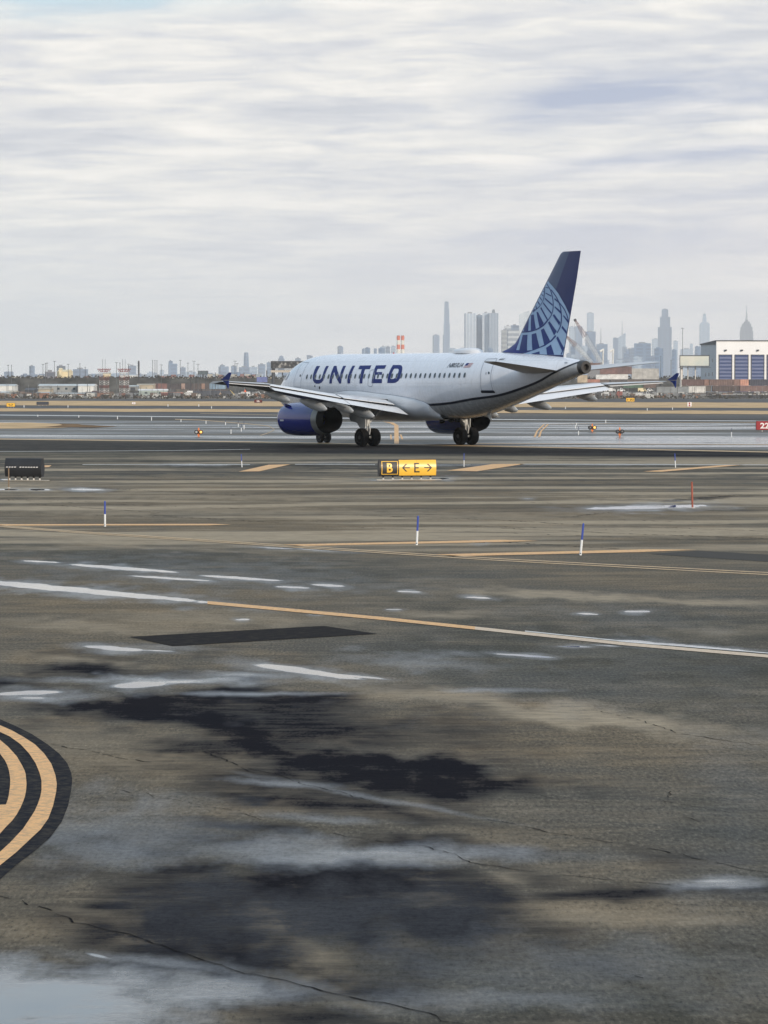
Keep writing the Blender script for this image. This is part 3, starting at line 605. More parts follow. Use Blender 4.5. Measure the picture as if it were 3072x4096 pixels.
def doors():
    C = lambda p: [fus_px(x, y) for x, y in S(p, .3014, 1900, 1380)]
    A = lambda p: [fus_px(x, y) for x, y in S(p, .18083, 1100, 1400)]
    B = lambda p: [fus_px(x, y) for x, y in S(p, .2411, 1300, 1400)]
    d = decal('cabin_door', outline(C([(155,192),(170,186),(295,182),(275,225),(240,275),(222,340),(213,400),(215,500),(240,600),(100,603),(85,590),(75,500),(75,430),(82,350),(105,270),(135,215)]), .035), SEAM, on_body(.012), PLANE)
    decal('door_window', [C([(176,358),(186,352),(195,360),(197,375),(190,390),(178,388),(174,374)])], GLASS, on_body(.016), d)
    decal('door_sill', [C([(80,602),(250,602),(262,612),(272,635),(90,636),(80,620)])], DKLINE, on_body(.018), d)
    decal('door_handle', [C([(148,360),(154,360),(150,392),(143,392)])], DKLINE, on_body(.016), d)
    d = decal('cabin_door', outline(A([(625,268),(755,285),(700,350),(650,440),(605,550),(580,650),(575,830),(420,800),(425,690),(455,570),(500,460),(560,350)]), .025), SEAM, on_body(.012), PLANE)
    decal('door_window', [A([(552,545),(575,540),(578,560),(562,596),(548,592)])], GLASS, on_body(.016), d)
    d = decal('overwing_exit', outline(B([(780,330),(815,328),(832,340),(828,380),(810,450),(798,520),(790,590),(770,606),(735,604),(712,585),(715,520),(728,440),(748,360)]), .03), SEAM, on_body(.022), PLANE)
    fill = B([(785,334),(812,332),(826,343),(822,380),(804,450),(792,520),(784,582),(768,598),(738,596),(719,580),(722,520),(735,440),(754,362)])
    decal('cockpit_window', [A([(195,655),(240,580),(320,485),(330,490),(310,560),(270,640),(235,672)])], mat('cockpit_glass', (.10, .13, .20), .15), on_body(.012), PLANE)
    decal('static_port', [ellipse(*A([(885,800)])[0], .06, .07)], DKLINE, on_body(.012), PLANE); decal('static_port', [ellipse(*A([(988,835)])[0], .08, .1)], DKLINE, on_body(.012), PLANE)
    decal('vent_panel', [C([(1190,226),(1228,226),(1228,246),(1188,246)])], SEAM, on_body(.012), PLANE)
doors()
n = 60; ss = [17.5+(33.6-17.5)*i/n for i in range(n+1)]
wd = lambda s: .075-.02*(s-17.5)/16
decal('flank_line', [[(ss[i], zline(ss[i])-wd(ss[i])), (ss[i+1], zline(ss[i+1])-wd(ss[i+1])), (ss[i+1], zline(ss[i+1])+wd(ss[i])), (ss[i], zline(ss[i])+wd(ss[i]))] for i in range(n)], DKLINE, on_body(.012), PLANE)
def text_mesh(s, size, shear=0.0, bold=0.0, sx=1.0):     # 2-D outline of a word as vertices and faces
    cu = bpy.data.curves.new('t', 'FONT'); cu.body = s; cu.size = size; cu.offset = bold; cu.resolution_u = 3; cu.shear = shear
    o = bpy.data.objects.new('t', cu); COL.objects.link(o); me = bpy.data.meshes.new_from_object(o)
    vs = [(v.co.x*sx, v.co.y) for v in me.vertices]; fs = [tuple(p.vertices) for p in me.polygons]
    bpy.data.objects.remove(o); bpy.data.curves.remove(cu); bpy.data.meshes.remove(me); return vs, fs
def body_text(name, s, p0, p1, h, m):                    # between two photo pixels (bottom-left, bottom-right)
    (s0, z0), (s1, z1) = fus_px(*p0), fus_px(*p1)
    vs, fs = text_mesh(s, 1.0, .35, .012); x0 = min(v[0] for v in vs); x1 = max(v[0] for v in vs); y1 = max(v[1] for v in vs)
    mp = on_body(.012); g = MB()
    g.add([mp(s0+(s1-s0)*(x-x0)/(x1-x0), z0+(z1-z0)*(x-x0)/(x1-x0)+h*y/y1) for x, y in vs], fs); g.build(name, m, PLANE)
body_text('registration', 'N803UA', (1788, 1470), (1848, 1469), .27, DKLINE)
body_text('fleet_number', '4003', (1994, 1441), (2016, 1440), .10, DKLINE)
(fa, za), (fb_, zb_) = fus_px(1853, 1471), fus_px(1880, 1470)
hh = .28; fl = decal('flag', [[(fa, za), (fb_, zb_), (fb_+.12, zb_+hh), (fa+.12, za+hh)]], mat('flag_white', (.7, .7, .72), .4), on_body(.012), PLANE)
decal('flag_stripes', [[(fa+.12*k/7, za+hh*(k+.1)/7), (fb_+.12*k/7, zb_+hh*(k+.1)/7), (fb_+.12*(k+.55)/7, zb_+hh*(k+.55)/7), (fa+.12*(k+.55)/7, za+hh*(k+.55)/7)] for k in range(7)], mat('flag_red', (.35, .04, .06), .4), on_body(.016), fl, 9, .02)
decal('flag_canton', [[(fa+.05, za+hh*.45), ((fa+fb_)/2-.02, za+hh*.45), ((fa+fb_)/2+.05, za+hh), (fa+.12, za+hh)]], NAVY, on_body(.02), fl)

# ---- wing-body fairing
def fairing():
    top = sorted([fus_px(*q) for q in [(1348,1568),(1380,1563),(1445,1565),(1517,1574.5),(1565,1579.6),(1613,1587),(1662,1596),(1700,1609),(1713,1615),(1740,1634),(1762,1652),(1768,1664)]])
    ts = [a for a, b in top]; tz = [b for a, b in top]; g = MB(); n = 18
    for sg in (-1, 1):
        vs = []; SS = list(np.linspace(9.4, ts[0], 10)) + list(np.linspace(ts[0], ts[-1], 40))[1:]
        for s in SS:
            zt = float(np.interp(s, ts, tz)); 
            if s < ts[0]: zt = tz[0] - (ts[0]-s)*.06
            u = min(1, (s-9.4)/3.0) if s < 15 else min(1, max(0, (ts[-1]-s)/5.0)); u = math.sin(u*math.pi/2)
            y0 = fus_y(s, zt)+.006; w = y0+.02+.28*u; zb = 1.72-.14*u; zb = min(zb, fb(s)-.01)
            P = [(y0, zt), (w, zt-.18), (w+.02, max(zb+.25, 1.95)), (.9, zb)]
            for i in range(n):
                t = i/(n-1); c = [(1-t)**3, 3*t*(1-t)**2, 3*t*t*(1-t), t**3]
                vs.append((s-S0, sg*sum(c[k]*P[k][0] for k in range(4)), sum(c[k]*P[k][1] for k in range(4))))
            vs.append((s-S0, 0, zb))
        m = n+1; k = len(SS)
        g.add(vs, [(j*m+i, j*m+i+1, (j+1)*m+i+1, (j+1)*m+i) for j in range(k-1) for i in range(m-1)])
    g.build('wing_fairing', mat('fairing_grey', (.56, .59, .63), .28, coat=.3, var=.05), PLANE, smooth=True)
    decal('fairing_seam', [[(ts[i], tz[i]-.012), (ts[i+1], tz[i+1]-.012), (ts[i+1], tz[i+1]+.018), (ts[i], tz[i]+.018)] for i in range(len(ts)-1)], SEAM, on_body(.016), PLANE)
fairing()
# ---- lifting surfaces
def foil(c0, c1, t, camber=.0, n=14):         # (x, z) over chord fraction c0..c1, upper then lower, unit chord
    th = lambda x: 5*t*(.2969*math.sqrt(x)-.126*x-.3516*x*x+.2843*x**3-.1036*x**4)
    cm = lambda x: camber*4*x*(1-x)
    xs = [c0+(c1-c0)*(1-math.cos(math.pi*.5*i/n*1.0)) if c0 == 0 else c0+(c1-c0)*i/n for i in range(n+1)]
    up = [(x, cm(x)+th(x)) for x in xs]; lo = [(x, cm(x)-th(x)) for x in xs]
    return up[::-1] + lo[1:] if c0 == 0 else up[::-1] + lo
def loft(name, stations, parent, m, side, cut=(0, 1), rear=None, t=.12, camber=.015, plane='y', rot=None):
    g = MB(); vs = []; k = len(stations)
    for (p, le, ch, z, tt) in stations:
        for (x, zz) in foil(cut[0], cut[1], tt, camber):
            vs.append((le+x*ch-S0, -side*p, z+zz*ch+np.interp(p, [6, 17], [0, .075])*(x-.6)*ch*(1 if name.startswith('wing') else 0)))
    n = len(vs)//k
    fs = [(j*n+i, j*n+i+1, (j+1)*n+i+1, (j+1)*n+i) for j in range(k-1) for i in range(n-1)]
    g.add(vs, fs, 0); h = (n-1)//2
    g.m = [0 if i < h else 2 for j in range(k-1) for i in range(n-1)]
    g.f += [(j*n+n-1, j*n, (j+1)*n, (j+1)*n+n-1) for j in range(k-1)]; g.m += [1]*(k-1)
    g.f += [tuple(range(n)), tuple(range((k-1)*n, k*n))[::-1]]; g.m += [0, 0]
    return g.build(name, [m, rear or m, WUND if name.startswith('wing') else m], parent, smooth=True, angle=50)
def le(p): return 10.75+.54*(p-1.9)
def te(p): return np.interp(p, [1.9, 6.4, 17.05], [17.75, 17.75, 20.25])
def wz(p): return np.interp(p, [0, 2.2, 12.9, 17.05], [2.3, 2.44, 3.80, 4.02])
UNDER = WING
def wing(side):
    nm = 'wing'
    st = [(p, le(p), te(p)-le(p), wz(p)+.02*(te(p)-le(p)), np.interp(p, [1.5, 6.4, 17], [.15, .12, .105])) for p in [1.2, 3, 4.7, 6.4, 8, 9.6, 11.2, 12.9]]
    w = loft(nm, st, PLANE, WING, side, cut=(0, .72), rear=COVE, camber=.012)
    st = [(p, le(p), te(p)-le(p), wz(p)+.02*(te(p)-le(p)), .105) for p in [12.9, 14, 15.2, 16.2, 16.8, 17.0]]
    loft('wing_tip', st, w, WING, side, camber=.012)
    # spoilers and aileron: white panels at the back, sunlit brightness put into their colour
    for a, b, nmp in ((2.3, 6.3, 'spoiler'), (6.5, 12.8, 'spoiler'), (13.0, 16.7, 'aileron')):
        g = MB(); vs = []; K = 6
        for i in range(K+1):
            p = a+(b-a)*i/K; ch = te(p)-le(p); tt = np.interp(p, [1.5, 6.4, 17], [.15, .12, .105])
            tp = lambda x: 5*tt*(.2969*math.sqrt(x)-.126*x-.3516*x*x+.2843*x**3-.1036*x**4)+.012*4*x*(1-x)
            z0 = wz(p)+.02*ch+tp(.70)*ch+.012+np.interp(p, [6, 17], [0, .075])*(.1)*ch
            x1 = 1.0 if nmp == 'aileron' else .875
            z1 = z0-(x1-.70)*ch*math.tan(R(15))
            s0, s1 = le(p)+.70*ch, le(p)+x1*ch
            vs += [(s0-S0, -side*p, z0), (s1-S0, -side*p, z1), (s1-S0, -side*p, z1-.03), (s0-S0, -side*p, z0-.06)]
        g.add(vs, [(j*4+i, j*4+(i+1)%4, (j+1)*4+(i+1)%4, (j+1)*4+i) for j in range(K) for i in range(4)] + [(0, 1, 2, 3), (K*4+3, K*4+2, K*4+1, K*4)])
        g.build(nmp, WHITEP, w)
    # flaps, lowered and moved aft
    for a, b, nmf in ((2.15, 6.35, 'flap'), (6.45, 12.85, 'flap')):
        st = []
        for i in range(6):
            p = a+(b-a)*i/5; ch = te(p)-le(p); c = .235*ch if p < 6.4 else .26*ch
            st.append((p, le(p)+.835*ch+.06, c, 0, .11))
        g = MB(); vs = []; ang = R(17)
        for (p, l0, c, _, tt) in st:
            zz0 = wz(p) + np.interp(p, [2.2, 6.4, 12.9], [.03, -.01, -.05])
            for (x, z) in foil(0, 1, tt, .0): vs.append((l0 + c*(x*math.cos(ang)+z*math.sin(ang)) - S0, -side*p, zz0 + c*(z*math.cos(ang)-x*math.sin(ang))))
        k = len(st); n = len(vs)//k
        g.add(vs, [(j*n+i, j*n+(i+1)%n, (j+1)*n+(i+1)%n, (j+1)*n+i) for j in range(k-1) for i in range(n)] + [tuple(range(n)), tuple(range((k-1)*n, k*n))[::-1]])
        g.build(nmf, WHITEP, w, smooth=True, angle=50)
    # flap track fairings
    for (p, l, r, dz) in ((11.75, 2.9, .21, -.42), (8.6, 3.2, .24, -.50), (6.3, 2.4, .22, -.50), (4.75, 3.1, .26, -.50)):
        s1 = te(p)+.55; g = MB(); prof = [(-l, .02), (-l*.9, r*.45), (-l*.7, r*.85), (-l*.5, r), (-l*.25, r*.95), (-l*.1, r*.62), (-.03, r*.22), (0, .02)]
        vs = []; n = 14
        for a, rr in prof:
            for i in range(n):
                t = 2*math.pi*i/n; vs.append((s1+a-S0, -side*p+rr*.75*math.cos(t), wz(p)+dz - .17*(a+l) + .17 + rr*1.25*math.sin(t)))
        k = len(prof); g.add(vs, [(j*n+i, j*n+(i+1)%n, (j+1)*n+(i+1)%n, (j+1)*n+i) for j in range(k-1) for i in range(n)])
        g.build('flap_track_fairing', WHITEP if False else mat('fairing_pale', (.44, .46, .47), .4), w, smooth=True)
    # tip fence
    s_, z_ = plane_px(921, 1490, 17.05)
    up = [plane_px(x, y, 17.05) for x, y in S([(88,250),(125,225),(170,188),(205,150),(235,122),(262,125),(252,165),(238,200),(222,248)], .2411, 860, 1460)]
    lo = [plane_px(x, y, 17.05) for x, y in S([(112,256),(222,258),(220,300),(215,390),(200,345),(180,305),(150,275)], .2411, 860, 1460)]
    g = MB()
    for pl in (up, lo):
        n = len(pl); g.add([(s-S0, -side*17.00, z) for s, z in pl] + [(s-S0, -side*17.07, z) for s, z in pl], [tuple(range(n)), tuple(range(n, 2*n))[::-1]] + [(i, (i+1)%n, n+(i+1)%n, n+i) for i in range(n)])
    g.build('wingtip_fence', NAVY, w)
    return w
WP = wing(1); WS = wing(-1)
def stab(side):
    st = [(.3, 28.1, 4.0, 4.68, .10), (1.2, 28.7, 3.6, 4.76, .10), (3.5, 30.25, 2.5, 5.0, .10), (6.0, 31.9, 1.35, 5.24, .10), (6.22, 32.15, 1.05, 5.26, .08)]
    o = loft('tailplane', st, PLANE, WING, side, camber=-.005)
    return o
stab(1); stab(-1)
# ---- fin
FL = [(2008,1407),(2036,1395),(2063,1373),(2080,1344),(2096,1310),(2125,1251),(2190,1122),(2236,1030),(2244,1014),(2254,1007)]
FT = [(2254,1420),(2277,1289),(2306,1120),(2323,1003)]
fl_ = sorted([plane_px(x, y, 0)[::-1] for x, y in FL]); ft_ = sorted([plane_px(x, y, 0)[::-1] for x, y in FT])
def fle(z): return float(np.interp(z, [a for a, b in fl_], [b for a, b in fl_]))
def fte(z): return float(np.interp(z, [a for a, b in ft_], [b for a, b in ft_]))
def fhalf(s, z):
    l, e = fle(z), fte(z); x = min(1, max(0, (s-l)/(e-l))); c = min(e-l, 5.2); tt = .095
    return c*5*tt*max(0, (.2969*math.sqrt(x)-.126*x-.3516*x*x+.2843*x**3-.1036*x**4))+.01
def fin():
    zt = ft_[-1][0]; zs = list(np.linspace(5.55, 6.4, 7)) + list(np.linspace(6.6, 11.2, 14)) + list(np.linspace(11.35, zt, 7)); n = 16
    def make(f0, f1, name, m, parent):
        g = MB(); vs = []
        for z in zs:
            l, e = fle(z), fte(z)
            k0 = math.acos(1-2*f0); k1 = math.acos(1-2*f1); xs = [l+(e-l)*(1-math.cos(k0+(k1-k0)*i/n))/2 for i in range(n+1)]
            for sgn in (-1, 1):
                for s in (xs if sgn < 0 else xs[::-1]): vs.append((s-S0, sgn*fhalf(s, z), z))
        k = len(zs); q = 2*(n+1)
        g.add(vs, [(j*q+i, j*q+(i+1)%q, (j+1)*q+(i+1)%q, (j+1)*q+i) for j in range(k-1) for i in range(q)] + [tuple(range(q)), tuple(range((k-1)*q, k*q))[::-1]])
        return g.build(name, m, parent, smooth=True)
    fin_m = mat('fin_blue_lit', (.050, .085, .175), .35, coat=.1, var=.05)  # fin and rudder tones differ: shading by angle put into the colour
    o = make(0, .47, 'fin', fin_m, PLANE); make(.472, 1.0, 'rudder', mat('rudder_blue_shaded', (.014, .028, .12), .35, coat=.1, var=.05), PLANE)
    return o
FIN = fin()
def on_fin(off):
    def f(s, z): s = min(max(s, fle(z)+.01), fte(z)-.01); return (s-S0, -fhalf(s, z)-off, z)
    return f
def globe():
    P = lambda p: [plane_px(x, y, .18) for x, y in S(p, .2411, 2000, 1120)]
    lt = mat('globe_light_blue', (.31, .45, .64), .45, var=.06, spec=.3); dk = mat('globe_dark_blue', (.022, .045, .18), .45, var=.06, spec=.3)
    roy = mat('fin_royal_blue', (.018, .038, .21), .4, var=.05, spec=.3)
    decal('fin_base_blue', [P([(28,1190),(150,1140),(215,1092),(262,1050),(300,990),(335,930),(372,862),(400,800),(520,560),(700,700),(900,1000),(780,1235),(430,1222)])], roy, on_fin(.010), FIN, .12, .25)
    main = [(786,14),(870,100),(960,220),(1060,420),(1120,570),(1160,700),(1130,900),(1100,1100),(1050,1246),(780,1238),(540,1228),(430,1222),(400,1216),(290,1162),(320,1040),(340,908),(352,885),(372,852),(400,800),(460,680),(520,552),(650,280),(735,112)]
    decal('globe_emblem', [P(main)], lt, on_fin(.018), FIN, .12, .25)
    dark = [[(385,912),(472,908),(468,1168),(343,1168)], [(543,900),(615,880),(665,1112),(552,1166)], [(690,828),(735,800),(830,1010),(800,1050),(738,1078)], [(800,705),(825,685),(930,850),(890,920)],
        [(875,590),(895,565),(985,700),(970,755)], [(903,455),(910,435),(1000,520),(1003,570)], [(900,320),(910,300),(980,370),(985,400)],
        [(290,1162),(345,1163),(480,1169),(552,1163),(600,1140),(668,1109),(738,1075),(800,1040),(850,985),(905,915),(925,930),(850,1020),(750,1092),(600,1155),(450,1208),(400,1216)],
        [(515,580),(565,572),(610,808),(528,845)], [(455,690),(478,640),(482,845),(395,850),(400,800)], [(612,530),(640,530),(735,715),(715,745),(668,785)], [(675,465),(695,450),(795,645),(785,665)],
        [(720,390),(728,370),(858,540),(848,562)], [(748,315),(752,292),(872,400),(872,432)], [(757,225),(762,208),(850,255),(858,278)], [(750,125),(755,112),(800,125),(808,142)],
        [(615,365),(625,345),(668,400),(660,415)], [(585,430),(600,425),(622,480),(602,495)], [(650,290),(660,280),(700,325),(692,342)], [(675,240),(685,232),(724,255),(722,272)], [(545,505),(570,470),(592,500),(550,530)], [(702,190),(710,178),(732,195),(730,207)],
        [(1030,600),(1035,580),(1108,680),(1108,732)], [(1000,790),(1015,760),(1103,890),(1095,935)], [(920,960),(945,935),(1035,1135),(1008,1195)], [(765,1125),(840,1070),(882,1238),(775,1237)], [(540,1222),(660,1183),(663,1230),(540,1228)]]
    for i, c in enumerate(dark): pass
    decal('globe_grid', [P(c) for c in dark], dk, on_fin(.026), FIN, .12, .25)
    def line(pts, w):
        pts = [Vector(p) for p in pts]; out = []
        # round the arcs with a few inserted points
        q = []
        for i in range(len(pts)-1):
            p0 = pts[max(0, i-1)]; p1 = pts[i]; p2 = pts[i+1]; p3 = pts[min(len(pts)-1, i+2)]
            for k in range(4):
                t = k/4; q.append(.5*((2*p1)+(p2-p0)*t+(2*p0-5*p1+4*p2-p3)*t*t+(3*p1-p0-3*p2+p3)*t**3))
        q.append(pts[-1])
        for a, b in zip(q[:-1], q[1:]):
            d = (b-a).normalized(); n = Vector((-d.y, d.x))*w/2; out.append([tuple(a-n), tuple(b-n), tuple(b+n), tuple(a+n)])
        return out
    rings = line([(735,120),(737,250),(715,350),(660,440),(545,535)], 10) + line([(770,60),(840,170),(878,320),(882,460),(855,580),(800,668)], 12) + line([(806,655),(735,745),(640,812),(510,852),(366,864)], 22) \
        + line([(850,160),(930,280),(985,420),(1005,600),(988,760),(935,880)], 14) + line([(985,385),(1050,490),(1095,620),(1112,750),(1105,920),(1060,1060),(985,1235)], 13)
    decal('globe_ring_pattern', [P(c) for c in rings], dk, on_fin(.032), FIN, .12, .25)
globe()
# ---- engines
def engine(side):
    e = empty('engine', (0, 0, 0)); e.parent = PLANE; c = (0, -side*5.75, 1.68); x0 = 9.95-S0
    blue = mat('engine_blue', (.012, .022, .18), .25, coat=.35, var=.06)
    g = MB(); g.lathe([(0.55, .80), (.25, .80), (.08, .84), (0, .90), (.03, .95), (.12, .985)], c=(x0, c[1], c[2]), n=48, close=False); g.build('inlet_lip', mat('polished_lip', (.45, .46, .48), .3, .8), e, smooth=True)
    g = MB(); g.lathe([(.12, .985), (.35, 1.02), (.9, 1.05), (1.6, 1.06), (2.4, 1.05), (3.3, 1.02), (4.0, .965)], c=(x0, c[1], c[2]), n=48, close=False); g.build('cowl', blue, e, smooth=True)
    g = MB(); g.lathe([(4.0, .965), (4.25, .93), (4.5, .88)], c=(x0, c[1], c[2]), n=48, close=False); g.build('thrust_reverser', mat('bare_cowl', (.20, .215, .215), .38, .35, scale=4), e, smooth=True)
    g = MB(); g.lathe([(4.5, .88), (4.8, .82), (5.1, .75), (5.1, .735), (4.3, .72), (3.2, .66)], c=(x0, c[1], c[2]), n=48, close=False); g.lathe([(3.2, .6), (3.22, .02)], c=(x0, c[1], c[2]), n=48); g.lathe([(3.2, .28), (3.8, .24), (4.2, .04)], c=(x0, c[1], c[2]), n=24)
    g.build('nozzle', mat('black_nozzle', (.007, .007, .008), .8, 0.0, spec=.15), e, smooth=True)  # one flat black outside and in the bore
    g = MB(); g.lathe([(.55, .80), (.57, .02)], c=(x0, c[1], c[2]), n=32); g.build('fan', mat('fan_grey', (.08, .08, .09), .4, .6), e)
    g = MB(); y = c[1]
    pts = [(.75, 1.02), (2.0, 1.22), (5.4, 1.28), (6.8, 1.15), (6.4, 1.05), (4.6, .6), (3.2, .75)]
    vs = [(x0+a, y-.16, c[2]+b) for a, b in pts] + [(x0+a, y+.16, c[2]+b) for a, b in pts]; n = len(pts)
    g.add(vs, [tuple(range(n)), tuple(range(n, 2*n))[::-1]] + [(i, (i+1)%n, n+(i+1)%n, n+i) for i in range(n)])
    g.build('pylon', mat('pylon_grey', (.42, .44, .45), .35, scale=3, var=.3), e, smooth=True, bevel=.04)
    g = MB(); g.add([(x0+.4, y-side*.62, c[2]+.80), (x0+1.25, y-side*.62, c[2]+.84), (x0+1.2, y-side*.98, c[2]+1.0), (x0+.9, y-side*.98, c[2]+1.0)], [(0, 1, 2, 3)]); g.build('strake', blue, e)
    g = MB(); g.box(x0+.55, x0+.95, y-side*1.045-.012, y-side*1.045+.012, c[2]-.13, c[2]-.03); g.build('data_plate', mat('plate_white', (.5, .5, .55), .4), e)
engine(1); engine(-1)
# ---- landing gear
TYRE = BLACK; RIM = mat('wheel_rim', (.05, .05, .052), .5, .3); STRUT = mat('gear_white', (.55, .56, .55), .4, var=.2, scale=6)
def wheel(parent, x, y, r, w):
    g = MB(); h = w/2; g.lathe([(-h*.75, r*.62), (-h, r*.74), (-h, r*.88), (-h*.72, r*.97), (-h*.35, r), (h*.35, r), (h*.72, r*.97), (h, r*.88), (h, r*.74), (h*.75, r*.62)], 'y', 36, (x, y, r))
    t = g.build('wheel', TYRE, parent, smooth=True, angle=60)
    g = MB(); g.lathe([(-h*.80, r*.6), (-h*.70, r*.55), (-h*.45, r*.28), (-h*.92, r*.2), (-h*.92, .02)], 'y', 24, (x, y, r), close=False); g.lathe([(h*.80, r*.6), (h*.70, r*.55), (h*.45, r*.28), (h*.92, r*.2), (h*.92, .02)], 'y', 24, (x, y, r), close=False)
    g.build('rim', RIM, t, smooth=True)
def main_gear(side):
    e = empty('main_gear', (0, 0, 0)); e.parent = PLANE; y = -side*3.795
    for d in (-.44, .44): wheel(e, 0, y+d, .57, .47)
    g = MB(); g.tube((0, y, .57), (0, y, 1.5), .075, n=14); g.tube((0, y, 1.25), (.02, y+side*.15, 2.8), .13, n=14); g.tube((0, y-.4, .57), (0, y+.4, .57), .07, n=12); g.build('strut', STRUT, e, smooth=True)
    g = MB(); g.tube((0, y, 1.35), (0, y+side*1.35, 2.6), .055); g.tube((.22, y, .75), (.30, y, 1.1), .04); g.tube((.30, y, 1.1), (.1, y, 1.45), .04); g.build('brace', STRUT, e, smooth=True)
    g = MB(); pts = [(-1.7, 2.7), (.15, 2.7), (.14, 1.6), (.10, 1.14), (-.15, 1.0), (-.55, 1.2), (-.85, 1.48), (-1.55, 1.55), (-1.7, 1.75)]; n = len(pts); yy = y-side*.24
    g.add([(a, yy-.02, b) for a, b in pts] + [(a, yy+.03, b) for a, b in pts], [tuple(range(n)), tuple(range(n, 2*n))[::-1]] + [(i, (i+1)%n, n+(i+1)%n, n+i) for i in range(n)])
    g.build('gear_door', mat('gear_door_grey', (.45, .47, .47), .35, var=.15), e)
main_gear(1); main_gear(-1)
e = empty('nose_gear', (0, 0, 0)); e.parent = PLANE
for d in (-.27, .27): wheel(e, 5.07-S0, d, .385, .23)
g = MB(); g.tube((5.07-S0, 0, .385), (5.0-S0, 0, 1.95), .07, n=12); g.tube((5.07-S0, -.25, .385), (5.07-S0, .25, .385), .05); g.tube((5.0-S0, 0, 1.0), (4.2-S0, 0, 1.9), .045); g.build('strut', STRUT, e, smooth=True)
for sg in (-1, 1):
    g = MB(); g.box(4.6-S0, 5.7-S0, sg*.42-.02, sg*.42+.02, 1.25, 1.85); g.build('gear_door', mat('gear_door_grey', (.45, .47, .47), .35), e)
# ---- tail cone, aerials, lights
g = MB(); g.lathe([(0, .42), (.05, .43), (.38, .39), (.45, .37), (.45, .20), (.15, .19)], c=(33.42-S0, 0, 4.93), n=36, close=False); g.lathe([(0, .19), (.01, .01)], c=(33.58-S0, 0, 4.93), n=24)
g.build('tail_exhaust', mat('exhaust_metal', (.075, .072, .07), .45, .6), PLANE, smooth=True)
g = MB(); prof = [(-1.5, .02), (-1.42, .16), (-1.1, .38), (-.5, .52), (.2, .54), (.8, .46), (1.25, .3), (1.5, .05)]; n = 18; vs = []
for a, r in prof:
    for i in range(n+1):
        t = math.pi*i/n; vs.append((21.7+a-S0, r*1.05*math.cos(t), 5.83+min(.33, r*.75)*math.sin(t)**.6))
g.add(vs, [(j*(n+1)+i, j*(n+1)+i+1, (j+1)*(n+1)+i+1, (j+1)*(n+1)+i) for j in range(len(prof)-1) for i in range(n)]); g.build('satellite_radome', WHITEP, PLANE, smooth=True)
g = MB(); g.box(7.2-S0, 7.3-S0, -.01, .01, 5.82, 5.98); g.build('blade_aerial', WHITEP, PLANE)
g = MB(); g.lathe([(0, .07), (.04, .05), (.07, .02)], 'z', 12, (13.4-S0, 0, 5.87)); g.build('beacon_light', mat('red_lens', (.4, .03, .02), .3), PLANE, smooth=True)
g = MB(); g.add([(23.7-S0, -.02, 2.05), (24.1-S0, -.02, 2.1), (24.25-S0, -.02, 1.72), (24.12-S0, -.02, 1.70), (23.7-S0, .02, 2.05), (24.1-S0, .02, 2.1), (24.25-S0, .02, 1.72), (24.12-S0, .02, 1.70)], [(0,1,2,3),(7,6,5,4),(0,4,5,1),(1,5,6,2),(2,6,7,3),(3,7,4,0)]); g.build('drain_mast', STRUT, PLANE)
for s, z in ((18.9, 1.62), (19.9, 1.70), (20.6, 1.72)):
    g = MB(); g.lathe([(0, .02), (.1, .12), (.4, .12), (.5, .02)], 'x', 12, (s-S0, -.2, z-.06)); g.build('blister', BLACK, PLANE, smooth=True)
#@@AIR1
#@@NEAR0
# ------------------------------------------------------------------ signs, markers and lights on the airfield
def ground_at(x, y):                           # height of the wide ground at a place
    return float(np.interp(y, [760, 1100], [0, -2.2]))
def sgn_text(s, size, w=None, bold=.012):
    vs, fs = text_mesh(s, 1.0, 0, bold); x0 = min(v[0] for v in vs); x1 = max(v[0] for v in vs); y0 = min(v[1] for v in vs); y1 = max(v[1] for v in vs)
    k = size/(y1-y0); kw = (w/(x1-x0)) if w else k
    return [((x-(x0+x1)/2)*kw, (y-(y0+y1)/2)*k) for x, y in vs], fs
SBLK = mat('sign_black', (.018, .019, .022), .5, var=.3); SYEL = mat('sign_yellow', (.86, .50, .06), .32, var=.06); SRED = mat('sign_red', (.30, .02, .025), .4); SWHT = mat('sign_white', (.75, .72, .70), .4); ALU = mat('galvanised', (.55, .53, .50), .45, .3)
